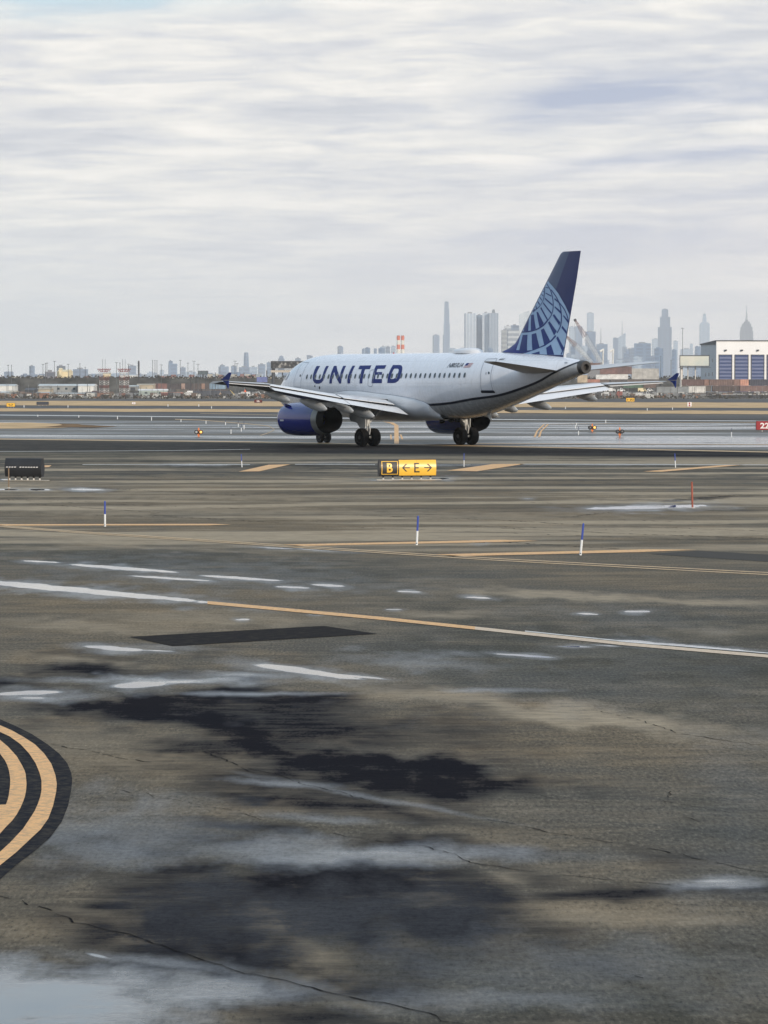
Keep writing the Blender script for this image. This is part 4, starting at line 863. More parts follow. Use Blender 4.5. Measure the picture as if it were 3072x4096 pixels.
def profile_sign(name, left, right, h, thick, legs, label, faces, rot=None, end=SBLK, back=False):
    # left/right: ground points under the two ends; bulging cross-section; faces: list of (u0, u1, material)
    a, b = Vector(left), Vector(right); d = (b-a); Ln = d.length; rz = math.atan2(d.y, d.x)
    e = empty(name, a, rz, label, 'airport sign')
    z0 = .16; n = 28
    def sec(t):                                # t from 0 bottom to 1 top: (depth, z)
        return (math.sin(math.pi*(.18+.70*t))**.9*thick/2 + .02, z0+h*t)
    front = [sec(i/n) for i in range(n+1)]
    g = MB(); pts = [(-y, z) for y, z in front] + [(y, z) for y, z in front[::-1]]; m = len(pts)
    g.add([(0, y, z) for y, z in pts] + [(Ln, y, z) for y, z in pts], [tuple(range(m)), tuple(range(m, 2*m))[::-1]] + [(i, (i+1)%m, m+(i+1)%m, m+i) for i in range(m)])
    g.build('cabinet', end, e, smooth=True, angle=40)
    def on(u, t, off): y, z = sec(t); return (u, -y-off, z)
    for k, (u0, u1, mt) in enumerate(faces):
        g = MB(); vs = [on(u, i/n, .006) for i in range(1, n) for u in (u0, u1)]
        g.add(vs, [(2*i, 2*i+1, 2*i+3, 2*i+2) for i in range(n-2)]); g.build('sign_panel', mt, e, smooth=True)
    for i in range(legs):
        u = Ln*(i+.5)/legs; g = MB(); g.tube((u, 0, .08), (u, 0, z0+.02), .035, .045, m=0); g.tube((u, 0, .0), (u, 0, .10), .05, .035, m=1); g.build('leg', [SBLK, ALU], e)
    g = MB(); g.box(-.1, Ln+.25, -.12, .12, .0, .022); g.build('base_strip', mat('concrete_strip', (.45, .42, .36), .8), e)
    return e, on, Ln
def put(e, on, name, m, vs, fs, u, t0, h, off):  # flat lettering wrapped on the bulged face; t0 centre height fraction
    decal(name, [[(vs[i][0], vs[i][1]) for i in f] for f in fs], m, lambda a, b: on(u+a, t0+b/h, off), e, 9, .03, False)
def main_sign():
    a, b = G(1512, 1920), G(1742, 1914); d = 143.5
    A = G(1514, 1920); B = A + Vector((2.37, .55, 0)); h = .70
    e, on, Ln = profile_sign('taxiway_sign', A, B, h, .34, 6, 'taxiway sign with black B panel and yellow panel with E and two arrows', [(.03, Ln_ := .82, SBLK), (.84, 1.60, SYEL), (1.604, (B-A).length-.0, SYEL)])
    vs, fs = sgn_text('B', .40, .25, .03); put(e, on, 'letter', SYEL, vs, fs, .44, .50, h, .012)
    bd = MB(); w = .018
    for (u0, u1, t0, t1) in ((.09, .79, .10, .135), (.09, .79, .86, .895), (.09, .12, .10, .895), (.76, .79, .10, .895)):
        k = 8; bd.add([on(u, t0+(t1-t0)*i/k, .011) for i in range(k+1) for u in (u0, u1)], [(2*i, 2*i+1, 2*i+3, 2*i+2) for i in range(k)])
    bd.build('yellow_border', SYEL, e)
    g = MB(); E_ = [(-.115, -.20, .115, -.145), (-.115, .145, .095, .20), (-.115, -.03, .075, .025), (-.115, -.20, -.055, .20)]
    for x0, y0, x1, y1 in E_:
        k = 6; g.add([on(1.60+x, .50+(y0+(y1-y0)*i/k)/h, .012+.001*(x0 > -1)) for i in range(k+1) for x in (x0, x1)], [(2*i, 2*i+1, 2*i+3, 2*i+2) for i in range(k)])
    g.build('letter', SBLK, e)
    for c, s in ((1.13, -1), (2.08, 1)):
        g = MB(); q = [((-.17, -.022), (.15, -.022), (.15, .022), (-.17, .022)), ((.17, 0), (.01, .16), (-.06, .16), (.10, 0)), ((.10, 0), (-.06, -.16), (.01, -.16), (.17, 0))]
        for pl in q: g.add([on(c+s*x, .50+y/h, .0125) for x, y in pl], [(0, 1, 2, 3)])
        g.build('arrow', SBLK, e)
main_sign()
def back_sign():
    A = G(22, 1906); B = G(176, 1917); h = .76
    Ln = (B-A).length; A = G(26, 1921); B = A + Vector((1.55, -.42, 0))
    e, on, Ln = profile_sign('taxiway_sign', A, B, h, .40, 6, 'black back of a taxiway sign with a row of pale cut-outs beside a brown stake', [])
    g = MB()
    for i in range(12):
        u = .06+i*(Ln-.16)/12
        if i == 4: continue
        g.add([on(u, .50, .012), on(u+.085, .50, .012), on(u+.10, .545, .012), on(u+.02, .545, .012)], [(0, 1, 2, 3)])
    g.build('reflective_strip', SWHT, e)
back_sign()
def far_sign(px0, px1, y0, y1, m, label, txt=None, tm=None, yaw=0.0):
    A = G(px0, y1+ .2*(y1-y0)); D = A.y; k = D/F; w = (px1-px0)*k; h = (y1-y0)*k; gz = .0
    e = empty('airport_sign', A, yaw, label, 'airport sign')
    g = MB(); g.box(0, w, -.12, .12, .12, h+.12); g.build('cabinet', SBLK, e, bevel=.03)
    g = MB(); g.box(.03, w-.03, -.128, -.12, .15, h+.09); g.build('sign_panel', m, e)
    for u in (.2, .5, .8):
        g = MB(); g.tube((w*u, 0, 0), (w*u, 0, .13), .04); g.build('leg', ALU, e)
    if txt:
        vs, fs = sgn_text(txt, h*.5, bold=.03); mw = max(v[0] for v in vs)
        if mw*2 > w*.85: vs = [(x*w*.42/mw, y) for x, y in vs]
        g = MB(); g.add([(w/2+x, -.136, .12+h/2+y) for x, y in vs], fs); g.build('lettering', tm, e)
    return e
far_sign(26, 61, 1612, 1627, SYEL, 'small yellow sign on the dry grass, leftmost in view', '<->', SBLK)
far_sign(146, 195, 1607, 1620, mat('sign_back', (.05, .055, .07), .5), 'long dark back of a low sign on the dry grass')
far_sign(527, 543, 1609, 1618, SWHT, 'tiny white sign with a red figure on the dry grass', '4', SRED)
far_sign(251, 266, 1583, 1592, SBLK, 'small black distance sign reading 4 at the far road', '4', SWHT)
far_sign(1017, 1049, 1598, 1611, mat('dull_red', (.10, .02, .02), .5), 'dark red sign with worn white letters behind the port wing', '22L', SWHT)
far_sign(2504, 2538, 1591, 1606, SYEL, 'yellow sign with black letters beyond the dry grass', '\u2190 6A2', SBLK)
e = far_sign(2748, 2767, 1607, 1626, SWHT, 'white square marker with two red dots, on the dry grass')
for zz in (.28, .72):
    D = e.location.y; g = MB(); g.lathe([(0, .13), (.01, .13)], 'y', 16, (.5*19*D/F, -.14, .12+zz*19*D/F)); g.build('red_dot', SRED, e)
e = far_sign(3023, 3150, 1682, 1719, SRED, 'large dark red runway sign with white 22')
D = e.location.y; k = D/F
vs, fs = sgn_text('22', 23*k, 36*k, .03); g = MB(); g.add([(35*k+x, -.14, .12+18*k+y) for x, y in vs], fs); g.build('lettering', SWHT, e)
vs, fs = sgn_text('R', 23*k, 14*k, .03); g = MB(); g.add([(75*k+x, -.14, .12+18*k+y) for x, y in vs], fs); g.build('lettering', SWHT, e)

BLUEP = mat('marker_blue', (.035, .07, .34), .4); MWHT = mat('marker_white', (.72, .74, .74), .4)
def stake(px, ytop, ybase, label, split=.48, tilt=.0, m=None, r=.028, name='edge_marker', group=None, cat='marker post', foot=True):
    p = G(px, ybase); h = (ybase-ytop)*p.y/F; e = empty(name, p, 0, label, cat, group)
    t = Vector((tilt*h, 0, h)); mid = t*split
    if m is None:
        g = MB(); g.tube((0, 0, 0), mid, r, n=14); g.build('lower_sleeve', MWHT, e, smooth=True)
        g = MB(); g.tube(mid, t*.96, r*.9, n=14); g.tube(t*.96, t, r*.9, r*.3, n=14); g.build('upper_sleeve', BLUEP, e, smooth=True)
        if foot:
            g = MB(); g.tube((-.0, -r*1.05, .045), (0, -r*.2, .045), .014, n=10); g.build('drain_hole', SBLK, e)
    else:
        g = MB(); g.tube((0, 0, 0), t, r, n=10); g.build('rod', m, e, smooth=True)
        g = MB(); g.tube((0, 0, 0), (0, 0, .02), r*3, n=12); g.build('foot_plate', ALU, e)
    return e
stake(420, 2003, 2106, 'tall blue and white marker post left of the yellow-edged sign', tilt=.0)
stake(1667, 2062, 2180, 'blue and white marker post standing between the yellow sign and the rightmost near post', tilt=.045)
stake(2322, 2092, 2221, 'nearest and largest blue and white marker post, leaning slightly', tilt=.09)
stake(968, 1816, 1869, 'slim blue and white post ahead of the engine, near a yellow dash', r=.024, tilt=-.06, foot=False)
stake(1856, 1813, 1867, 'slim blue and white post just right of the yellow sign, below the starboard wheels', r=.022, foot=False)
stake(2702, 1813, 1870, 'slim blue and white post beside the long yellow dash, right of the aircraft', r=.024, tilt=-.05, foot=False)
RUST = mat('rusty_red', (.30, .075, .045), .6, var=.3, scale=8); BRN = mat('brown_stake', (.22, .15, .09), .7, var=.3)
stake(2770, 1927, 2032, 'tall thin red rod standing in a bright puddle', m=RUST, r=.032, tilt=-.03, name='red_rod', cat='rod')
stake(35, 1873, 1952, 'thin brown stake in front of the black sign back', m=BRN, r=.022, name='wooden_stake', cat='stake')
def lamp_pair(px, yc, ybase, label, lit):
    p = G(px, ybase); k = p.y/F; e = empty('guard_light', p, 0, label, 'runway light')
    zc = (ybase-yc)*k; r = 8.5*k; org = mat('hazard_orange', (.70, .20, .05), .5)
    g = MB(); g.tube((0, 0, 0), (0, 0, zc), .05, .04); g.box(-.09, .09, -.05, .05, zc-.28, zc-.05); g.build('post', org, e)
    g = MB(); g.box(-.05, .05, -.04, .04, zc-.05, zc+.30); g.build('visor', org, e)
    for i, sx in enumerate((-1, 1)):
        c = (sx*9*k, -.06, zc); g = MB(); g.lathe([(-.10, r*.62), (-.10, r), (.06, r), (.10, r*.5), (.1, .01)], 'y', 24, c, close=False); h = g.build('lamp_housing', SBLK, e, smooth=True)
        on_ = lit[i]; m = mat('lit_amber', (.9, .45, .10), .3, emit=(1.0, .52, .14, 1.0)) if on_ == 2 else mat('lens_pale', (.42, .45, .46), .15) if on_ == 1 else mat('lens_dark', (.12, .12, .13), .15)
        g = MB(); g.lathe([(-.06, r*.66), (-.09, r*.45), (-.1, .01)], 'y', 20, c, close=False); g.build('lens', m, h, smooth=True)
lamp_pair(795, 1728, 1748, 'orange guard light with one amber lens lit, left of the engine', (1, 2))
lamp_pair(2369, 1710, 1728, 'orange guard light with its right lens lit amber, right of the tail', (0, 2))
lamp_pair(2479, 1726, 1746, 'orange-footed guard light with both lenses dark', (0, 0))
def reflector(px, y0, y1, label, dark=0.0, group='white reflector posts along the wet taxiway'):
    p = G(px, y1); k = p.y/F; h = (y1-y0)*k; e = empty('reflector_post', p, 0, label, 'reflector', group)
    g = MB(); g.tube((0, 0, 0), (0, 0, h*(1-dark)), 1.6*k, n=8); g.build('white_sleeve', MWHT, e)
    if dark: g = MB(); g.tube((0, 0, h*(1-dark)), (0, 0, h), 1.0*k, n=8); g.build('dark_rod', mat('rod_blue', (.05, .06, .12), .5), e)
RP = [(151,1659,1667,0),(315,1661,1670,0),(470,1665,1677,0),(606,1668,1682,0),(724,1677,1688,0),(824,1683,1695,0),(902,1679,1700,.45),(953,1682,1707,.5),(976,1684,1718,.45),(965,1696,1726,.5),(924,1704,1735,.45)]
for i, (a, b, c, d) in enumerate(RP):
    w = ['first','second','third','fourth','fifth','sixth','seventh','eighth','ninth','tenth','eleventh'][i]
    reflector(a, b, c, f'white reflector post left of the aircraft, {w} in the receding row from the left edge', d)
for (a, b, c, d), w in zip([(2306,1684,1700,.4),(2302,1700,1713,0),(2314,1706,1740,.5),(2423,1679,1692,0),(2926,1712,1748,.45)],
    ('short pale post at the edge line right of the tail','white post touching the short one right of the tail','white post with dark top nearest the double yellow lines','small white post above the two guard lights','white post with a dark top standing alone left of the red 22 sign')):
    reflector(a, b, c, w, d)
for a, b, w in ((96,1630,'the yellow sign'),(272,1630,'the long dark sign back'),(672,1626,'the wingtip, left one of a pair'),(795,1626,'the wingtip, right one of a pair'),(846,1634,'the far yellow lines'),(2262,1636,'the drain mast under the tail'),(2589,1642,'the yellow far sign'),(2690,1639,'the white marker with red dots')):
    reflector(a, b-9, b, f'tiny pale runway light on the dark strip near {w}', 0, 'tiny runway lights on the far dark strip')
#@@NEAR1
#@@FAR0
# ------------------------------------------------------------------ beyond the airfield
def facade(name, c1, c2, sx=3.5, sz=3.6, gap=.45, rough=.5, vert=False, spec=.4):
    # storeys and window bays in the surface: glass bands c2 in a body of c1
    if name in MATS: return MATS[name]
    m = bpy.data.materials.new(name); m.use_nodes = True; t = m.node_tree; p = t.nodes['Principled BSDF']
    tc = N(t, 'ShaderNodeTexCoord'); sp_ = N(t, 'ShaderNodeSeparateXYZ'); L(t, tc.outputs['Object'], sp_.inputs[0])
    h = MA(t, 'ADD', sp_.outputs[0], sp_.outputs[1])
    fx = MA(t, 'FRACT', MA(t, 'DIVIDE', h, sx)); fz = MA(t, 'FRACT', MA(t, 'DIVIDE', sp_.outputs[2], sz))
    a = MA(t, 'GREATER_THAN', fx, .3 if not vert else gap); b = MA(t, 'GREATER_THAN', fz, gap if not vert else .1)
    w = MA(t, 'MULTIPLY', a, b)
    n = N(t, 'ShaderNodeTexNoise'); n.inputs['Scale'].default_value = .04; n.inputs['Detail'].default_value = 6; L(t, tc.outputs['Object'], n.inputs[0])
    c = MIX(t, w, c1, c2); c = MIX(t, RAMP(t, n.outputs[0], [(.4, 0.0), (.6, .35)]), c, tuple(x*.6 for x in c1))
    L(t, c, p.inputs['Base Color']); p.inputs['Roughness'].default_value = rough; p.inputs['Specular IOR Level'].default_value = spec
    MATS[name] = m; return m
TALL = 'towers of the hazy city skyline'
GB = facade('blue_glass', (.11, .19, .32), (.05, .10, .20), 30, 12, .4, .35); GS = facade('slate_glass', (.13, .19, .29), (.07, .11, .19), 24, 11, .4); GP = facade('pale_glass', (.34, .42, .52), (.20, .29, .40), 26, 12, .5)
STN = facade('pale_stone', (.52, .51, .48), (.20, .23, .27), 14, 8, .45, .7, True); DRK = facade('dark_glass', (.07, .09, .12), (.04, .05, .08), 20, 9, .4); BRK = facade('brown_brick', (.17, .17, .19), (.07, .08, .11), 18, 9, .4, .8)
def tower(parts, D, label, m=GB, rot=.0, name='skyscraper', cat='skyscraper', group=TALL, gz=-2.2, roofc=None):
    # parts: (px0, px1, ytop[, ytop right]) tiers, widest first; the first stands on the ground
    x0, x1 = parts[0][0], parts[0][1]; cx = (x0+x1)/2; c = at(cx, 1522, D); e = empty(name, (c.x, D, gz), 0, label, cat, group)
    k = D/F; zprev = 0
    for i, q in enumerate(parts):
        w = (q[1]-q[0])*k; ox = ((q[0]+q[1])/2-cx)*k; zt = CH+(YH-q[2])*k-gz; a = q[4] if len(q) > 4 else rot
        sa, ca = abs(math.sin(a)), math.cos(a); s = w/(ca+sa); az = math.atan2(c.x, D)
        ang = a-az
        co = [(ox+math.cos(ang)*u-math.sin(ang)*v, math.sin(ang)*u+math.cos(ang)*v) for u, v in ((-s/2,-s/2),(s/2,-s/2),(s/2,s/2),(-s/2,s/2))]
        if len(q) > 3 and q[3] is not None:
            z2 = CH+(YH-q[3])*k-gz; top = [zt, z2, z2, zt]
        else: top = zt
        g = MB(); g.prism(co, zprev, top); nm = 'tower' if i == 0 else 'upper_tier'
        g.build(nm, q[5] if len(q) > 5 else m, e)
        zprev = (min(top) if isinstance(top, list) else zt) - .5 if i < len(parts)-1 else zt
        if len(parts) > i+1: zprev = zt
    # roof plant
    g = MB(); g.box(ox-w*.22, ox+w*.15, -w*.1, w*.2, (min(top) if isinstance(top, list) else top), (min(top) if isinstance(top, list) else top)+w*.05+2); g.build('roof_plant', mat('roof_grey', (.2, .2, .21), .8), e)
    return e, k, ox, c
def mast_on(e, x, z0, z1, r0, r1=None, name='spire'):
    g = MB(); g.tube((x, 0, z0), (x, 0, z1), r0, r1 if r1 is not None else r0*.3, n=8); g.build(name, mat('spire_grey', (.3, .3, .31), .6), e)
def zt(y, D, gz=-2.2): return CH+(YH-y)*D/F-gz
M = 19000
# left to right across the skyline
tower([(117,139,1464)], 9000, 'dark grey-blue block with a pale side, leftmost slab on the horizon', GS, .5, 'tower_block', 'tower block')
tower([(180,222,1487)], 5200, 'dark brown low block with a flat top, left of the sunlit pale building', BRK, .1, 'office_block', 'building')
tower([(227,262,1464)], 9000, 'dark topped block rising behind the sunlit pale building', DRK, .5, 'tower_block', 'tower block')
tower([(292,352,1477)], 9500, 'wide low blue-grey block right of the sunlit pale building', GS, .0, 'tower_block', 'tower block')
tower([(512,545,1463)], 10500, 'blue-grey block behind the right-hand red and white lattice mast', GS, .2, 'tower_block', 'tower block')
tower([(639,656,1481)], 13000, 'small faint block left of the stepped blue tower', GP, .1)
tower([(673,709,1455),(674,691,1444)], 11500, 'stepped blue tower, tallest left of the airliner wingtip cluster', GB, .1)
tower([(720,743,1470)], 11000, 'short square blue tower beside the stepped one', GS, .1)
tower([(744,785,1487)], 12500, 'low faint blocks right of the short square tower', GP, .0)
tower([(874,915,1466),(880,899,1460)], 11500, 'bulky blue-grey tower with shoulders, just right of the small billboard', GB, .3)
tower([(924,946,1464)], 11800, 'narrow grey tower between bulky tower and slender tapered tower', GB, .1)
D = 12500; k = D/F; c = at(985, 1522, D); e = empty('skyscraper', (c.x, D, -2.2), 0, 'slender round-shouldered tapering tower left of the nose', 'skyscraper', TALL)
g = MB(); n = 10; g.lathe([(0, 11.5*k), (zt(1469, D), 11*k), (zt(1440, D), 10*k), (zt(1414, D), 8.6*k), (zt(1410, D), 7.5*k)], 'z', 20); g.build('tower', GB, e, smooth=True)
tower([(955,998,1469)], 11000, 'wide low slab at the foot of the tapering tower, its left half', GS, .05, 'office_block', 'building')
tower([(998,1030,1468)], 11050, 'pale low slab at the foot of the tapering tower, its right half', GP, .05, 'office_block', 'building')
tower([(1032,1062,1457)], 11300, 'square blue block left of the black billboard', GB, .2)
tower([(1066,1086,1450)], 11600, 'narrow blue block partly behind the black billboard', GB, .1)
e, k, ox, c = tower([(1113,1138,1434),(1117,1134,1427)], 12000, 'domed grey tower above the black billboard', GB, .3)
g = MB(); g.lathe([(zt(1427, 12000), 8*k), (zt(1424.5, 12000), 5.5*k), (zt(1422.5, 12000), 1.5*k)], 'z', 14); g.build('dome', GS, e, smooth=True)
tower([(1181,1203,1433)], 12000, 'small square grey tower over the cockpit', GS, .1)
tower([(1227,1251,1420,1424)], 12400, 'grey tower with a chipped slanting top behind the cockpit roof', GS, .1)
tower([(1350,1373,1388),(1351,1370,1385)], 13500, 'lone blue tower above the forward fuselage', GB, .3)
tower([(1522,1544,1386)], 13000, 'pale left half of a low pair of blocks before the striped chimneys', GP, .1)
tower([(1544,1560,1386)], 12900, 'dark right half of a low pair of blocks before the striped chimneys', GS, .1)
tower([(1564,1583,1385)], 13500, 'pale block touching the striped chimneys', GP, .1)
tower([(1730,1758,1343),(1733,1755,1340)], 16500, 'rounded grey-blue block left of the pencil-thin tower', GB, .25)
tower([(1771,1777,1341)], 16800, 'very narrow block touching the pencil-thin tower', GS, .1)
tower([(1774,1799,1296),(1776,1797,1235),(1777,1794,1208)], 18500, 'pencil-thin supertall tower standing alone above the fuselage', GB, .15)
WHT2 = facade('white_concrete', (.54, .60, .67), (.36, .43, .52), 11, 7, .4, .7, True)
tower([(1857,1905,1254)], 10500, 'white ribbed apartment tower, left of three joined towers', WHT2, .12)
tower([(1904,1931,1261)], 10560, 'dark blue recessed slab between the two white towers', facade('recess_blue', (.14, .20, .28), (.09, .13, .2), 14, 7, .4), .0)
e, k, ox, c = tower([(1929,1958,1252)], 10500, 'white middle tower with a rooftop parapet, joined to the grey one', WHT2, .0)
e, k, ox, c = tower([(1957,1993,1253)], 10480, 'light grey tower with a round water tank on its roof', facade('grey_rib', (.36, .42, .50), (.22, .28, .36), 9, 7, .4, .7, True), .0)
g = MB(); g.lathe([(zt(1253, 10480), 5.5*k), (zt(1241, 10480), 5.5*k), (zt(1238.5, 10480), 3*k)], 'z', 14, (-1*k, 0, 0)); g.build('water_tank', mat('tank_grey', (.12, .14, .16), .6), e, smooth=True)
for a, b, c2 in ((1872, 1880, 1272), (1884, 1896, 1272)): pass
BND = facade('banded_white', (.54, .57, .60), (.15, .19, .25), 400, 14, .45)
tower([(2005,2034,1321)], 9800, 'grey banded block at the left foot of the tail', facade('banded_grey', (.36, .38, .38), (.2, .22, .25), 400, 13, .5), .1)
tower([(2028,2079,1320),(2018,2044,1305)], 9700, 'white banded apartment block beside the tail', BND, .1)
tower([(2042,2076,1302)], 9900, 'grey slab just behind the white banded block', GS, .1)
tower([(2076,2118,1257,1243)], 15500, 'pale glass tower with a sloping crown behind the fin', facade('ice_glass', (.60, .64, .66), (.48, .54, .58), 40, 16, .5), .0)
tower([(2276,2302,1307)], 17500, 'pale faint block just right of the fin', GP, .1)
tower([(2281,2301,1385)], 10500, 'low dark block at the foot of the fin', GB, .1)
tower([(2298,2329,1306)], 17000, 'dark blue slab between fin and crane boom', GB, .15)
tower([(2347,2375,1252)], 18700, 'tall square pale-grey tower with a flat top behind the crane', GP, .1)
tower([(2341,2382,1327)], 14500, 'broad blue slab in front of the tall square tower', GB, .0)
e, k, ox, c = tower([(2384,2430,1377)], 13500, 'low blue block carrying a thin antenna', GB, .1)
mast_on(e, -4*k, zt(1377, 13500), zt(1316, 13500), 2.6*k, 1.0*k)
tower([(2451,2472,1352)], 17000, 'short blue tower touching the slanted glass tower', GB, .1)
e, k, ox, c = tower([(2470,2502,1352,1332)], 18000, 'slanted-top glass tower with a needle antenna', GP, .05)
mast_on(e, 2*k, zt(1345, 18000), zt(1284, 18000), 2.2*k, .9*k)
tower([(2500,2537,1397)], 13000, 'low blue mass between the slanted tower and the wide blue block', GB, .1)
tower([(2536,2603,1374)], 12000, 'wide flat-topped dark blue block, right of the slanted tower', GB, .0)
tower([(2560,2590,1372)], 12600, 'roof step rising just behind the wide flat-topped block', GS, .0)
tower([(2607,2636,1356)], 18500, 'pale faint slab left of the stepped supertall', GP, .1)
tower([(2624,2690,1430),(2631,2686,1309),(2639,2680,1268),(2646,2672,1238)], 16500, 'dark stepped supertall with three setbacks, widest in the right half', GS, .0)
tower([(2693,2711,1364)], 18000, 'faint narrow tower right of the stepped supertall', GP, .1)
tower([(2721,2772,1397)], 17500, 'low pale block behind the street mast', GP, .1)
tower([(2759,2771,1376)], 17000, 'small pale tower between street mast and hangar', GP, .1)
tower([(2797,2838,1296),(2801,2834,1290),(2809,2825,1272),(2811,2823,1256)], 18600, 'pale tapering glass tower with a narrow crown above the hangar', GP, .1)
e, k, ox, c = tower([(2959,3012,1325),(2961,3009,1308),(2966,3004,1295),(2974,2998,1287),(2980,2991,1281)], 19600, 'famous art deco tower shape with a tapering spire, over the hangar' if False else 'stone-grey stepped tower tapering to a tall spire, over the hangar roof', BRK, .0)
mast_on(e, 0, zt(1283, 19600), zt(1252, 19600), 5.5*k, 2.4*k); mast_on(e, 0, zt(1252, 19600), zt(1222, 19600), 2.2*k, 1.0*k, 'antenna')
# filler blocks low on the skyline
rnd = random.Random(11)
LOWG = 'low hazy city blocks between the towers'
def block(px, w, y, D, m):
    c = at(px, 1522, D); k = D/F; g = MB(); g.box(-w*k/2, w*k/2, 0, w*k, 0, zt(y, D)); n_ = 2 if rnd.random() < .5 else 1
    if n_ == 2: g.box(-w*k*.3, w*k*.1, w*k*.2, w*k*.7, zt(y, D), zt(y, D)+w*k*.12)
    o = g.build('city_block', m, loc=(c.x, D, -2.2)); sh = {'blue_glass': 'blue', 'slate_glass': 'slate grey', 'pale_glass': 'pale'}[m.name]
    wh = 'in the hazy band between the fin and the hangar' if px > 2200 else 'peeping over the fuselage roof' if px > 1300 else 'on the low horizon left of the aircraft'
    tag(o, f'low {sh} city block {wh}', 'building', f'low {sh} blocks {wh}')
for i in range(30): block(rnd.uniform(2250, 2840), rnd.uniform(14, 46), rnd.uniform(1385, 1440), rnd.uniform(9500, 15500), rnd.choice((GB, GS, GP, GB)))
for i in range(34): block(rnd.uniform(0, 1180), rnd.uniform(10, 40), rnd.uniform(1486, 1504), rnd.uniform(7000, 12500), rnd.choice((GB, GS, GP)))
for i in range(10): block(rnd.uniform(1400, 2050), rnd.uniform(12, 30), rnd.uniform(1391, 1403), rnd.uniform(9500, 12500), rnd.choice((GB, GP)))

# rising ground of the far city: a long low ridge
g = MB(); n = 80; rnd = random.Random(3)
D = 13000; xs = [-2600+5200*i/n for i in range(n+1)]
for i in range(n):
    h0 = 24+7*math.sin(i*.3)+3*math.sin(i*.9); h1 = 24+7*math.sin((i+1)*.3)+3*math.sin((i+1)*.9)
    g.add([(xs[i], D, -3), (xs[i+1], D, -3), (xs[i+1], D+300, h1), (xs[i], D+300, h0), (xs[i+1], D+900, -3), (xs[i], D+900, -3)], [(0, 1, 2, 3), (3, 2, 4, 5)])
tag(g.build('hills', mat('far_hill', (.09, .10, .10), .9, var=.4, scale=.02)), kind='structure')

# the raised highway bank behind the yards
g = MB(); n = 160; D = 1760; xs = [-900+1800*i/n for i in range(n+1)]
hz = [5.1+.35*math.sin(i*.21)+.25*rnd.uniform(-1, 1) for i in range(n+1)]
for i in range(n): g.add([(xs[i], D, -2.4), (xs[i+1], D, -2.4), (xs[i+1], D+14, hz[i+1]), (xs[i], D+14, hz[i]), (xs[i+1], D+60, hz[i+1]), (xs[i], D+60, hz[i])], [(0, 1, 2, 3), (3, 2, 4, 5)])
tag(g.build('highway_embankment', mat('winter_scrub', (.085, .08, .07), .95, var=.6, scale=.12, spec=.05)), kind='structure')
g = MB(); D = 1400; g.add([(60, D-8, -2.3), (420, D-8, -2.3), (420, D, -.7), (60, D, -.7), (420, D+60, -.7), (60, D+60, -.7)], [(0, 1, 2, 3), (3, 2, 4, 5)])
tag(g.build('yard_terrace', mat('yard_dirt', (.13, .11, .09), .9, var=.4, scale=.1)), kind='structure')
# dark scrub and clutter strip just beyond the airfield fence
def thicket(x0, x1, D, h, kind='dry_thicket', seed=1, dens=5.0, gz=-2.2, sc=1.0):
    rn = random.Random(seed); g = MB()
    n = int((x1-x0)*dens)
    for i in range(n):
        x = rn.uniform(x0, x1); y = D+rn.uniform(-5, 5); z = rn.uniform(0, h)*rn.uniform(.4, 1); s = rn.uniform(.12, .5); a = rn.uniform(0, 3.1); b = rn.uniform(-.6, .6)
        u = Vector((math.cos(a), math.sin(a), b))*s; v = Vector((rn.uniform(-.3, .3), rn.uniform(-.3, .3), 1))*s*.8
        c = Vector((x, y, gz+z)); u = u*sc; v = v*sc; g.add([c-u-v*.3, c+u-v*.2, c+u*.4+v, c-u*.5+v*.9], [(0, 1, 2, 3)])
    return tag(g.build(kind, mat('thicket_twigs', (.07, .065, .055), .95, var=.5, scale=.6, spec=.05)), kind='stuff')
thicket(-190, 210, 1180, 1.7, 'dry_thicket', 2, 9)
thicket(-300, 300, 1790, 2.1, 'bare_trees', 4, 10, 4.6, 1.6)
def clutter(x0, x1, n, seed, name):
    rn = random.Random(seed); g = MB()
    for i in range(n):
        D = rn.uniform(1225, 1380); x = rel(rn.uniform(x0, x1), D); w = rn.uniform(.4, 3.2); h = rn.uniform(.3, 1.9); m = rn.choice((0, 0, 1, 1, 2, 2, 3, 3, 3, 1, 2, 4)); z = -2.2
        if rn.random() < .25: g.tube((x, D, z), (x+rn.uniform(-.3, .3), D, z+rn.uniform(2, 5.5)), .06, n=5, m=rn.choice((1, 3)))
        else: g.box(x, x+w, D, D+rn.uniform(.4, 2), z, z+h, m)
    return tag(g.build(name, [mat('scrap_white', (.60, .60, .57), .6), mat('scrap_grey', (.22, .23, .24), .7), mat('scrap_brown', (.16, .11, .08), .8), mat('scrap_dark', (.04, .04, .045), .8), mat('scrap_orange', (.30, .14, .08), .7)]), kind='stuff')
rel = lambda px, D: at(px, 1522, D).x
clutter(-200, 1080, 420, 5, 'yard_clutter'); clutter(2300, 3300, 300, 6, 'yard_clutter')

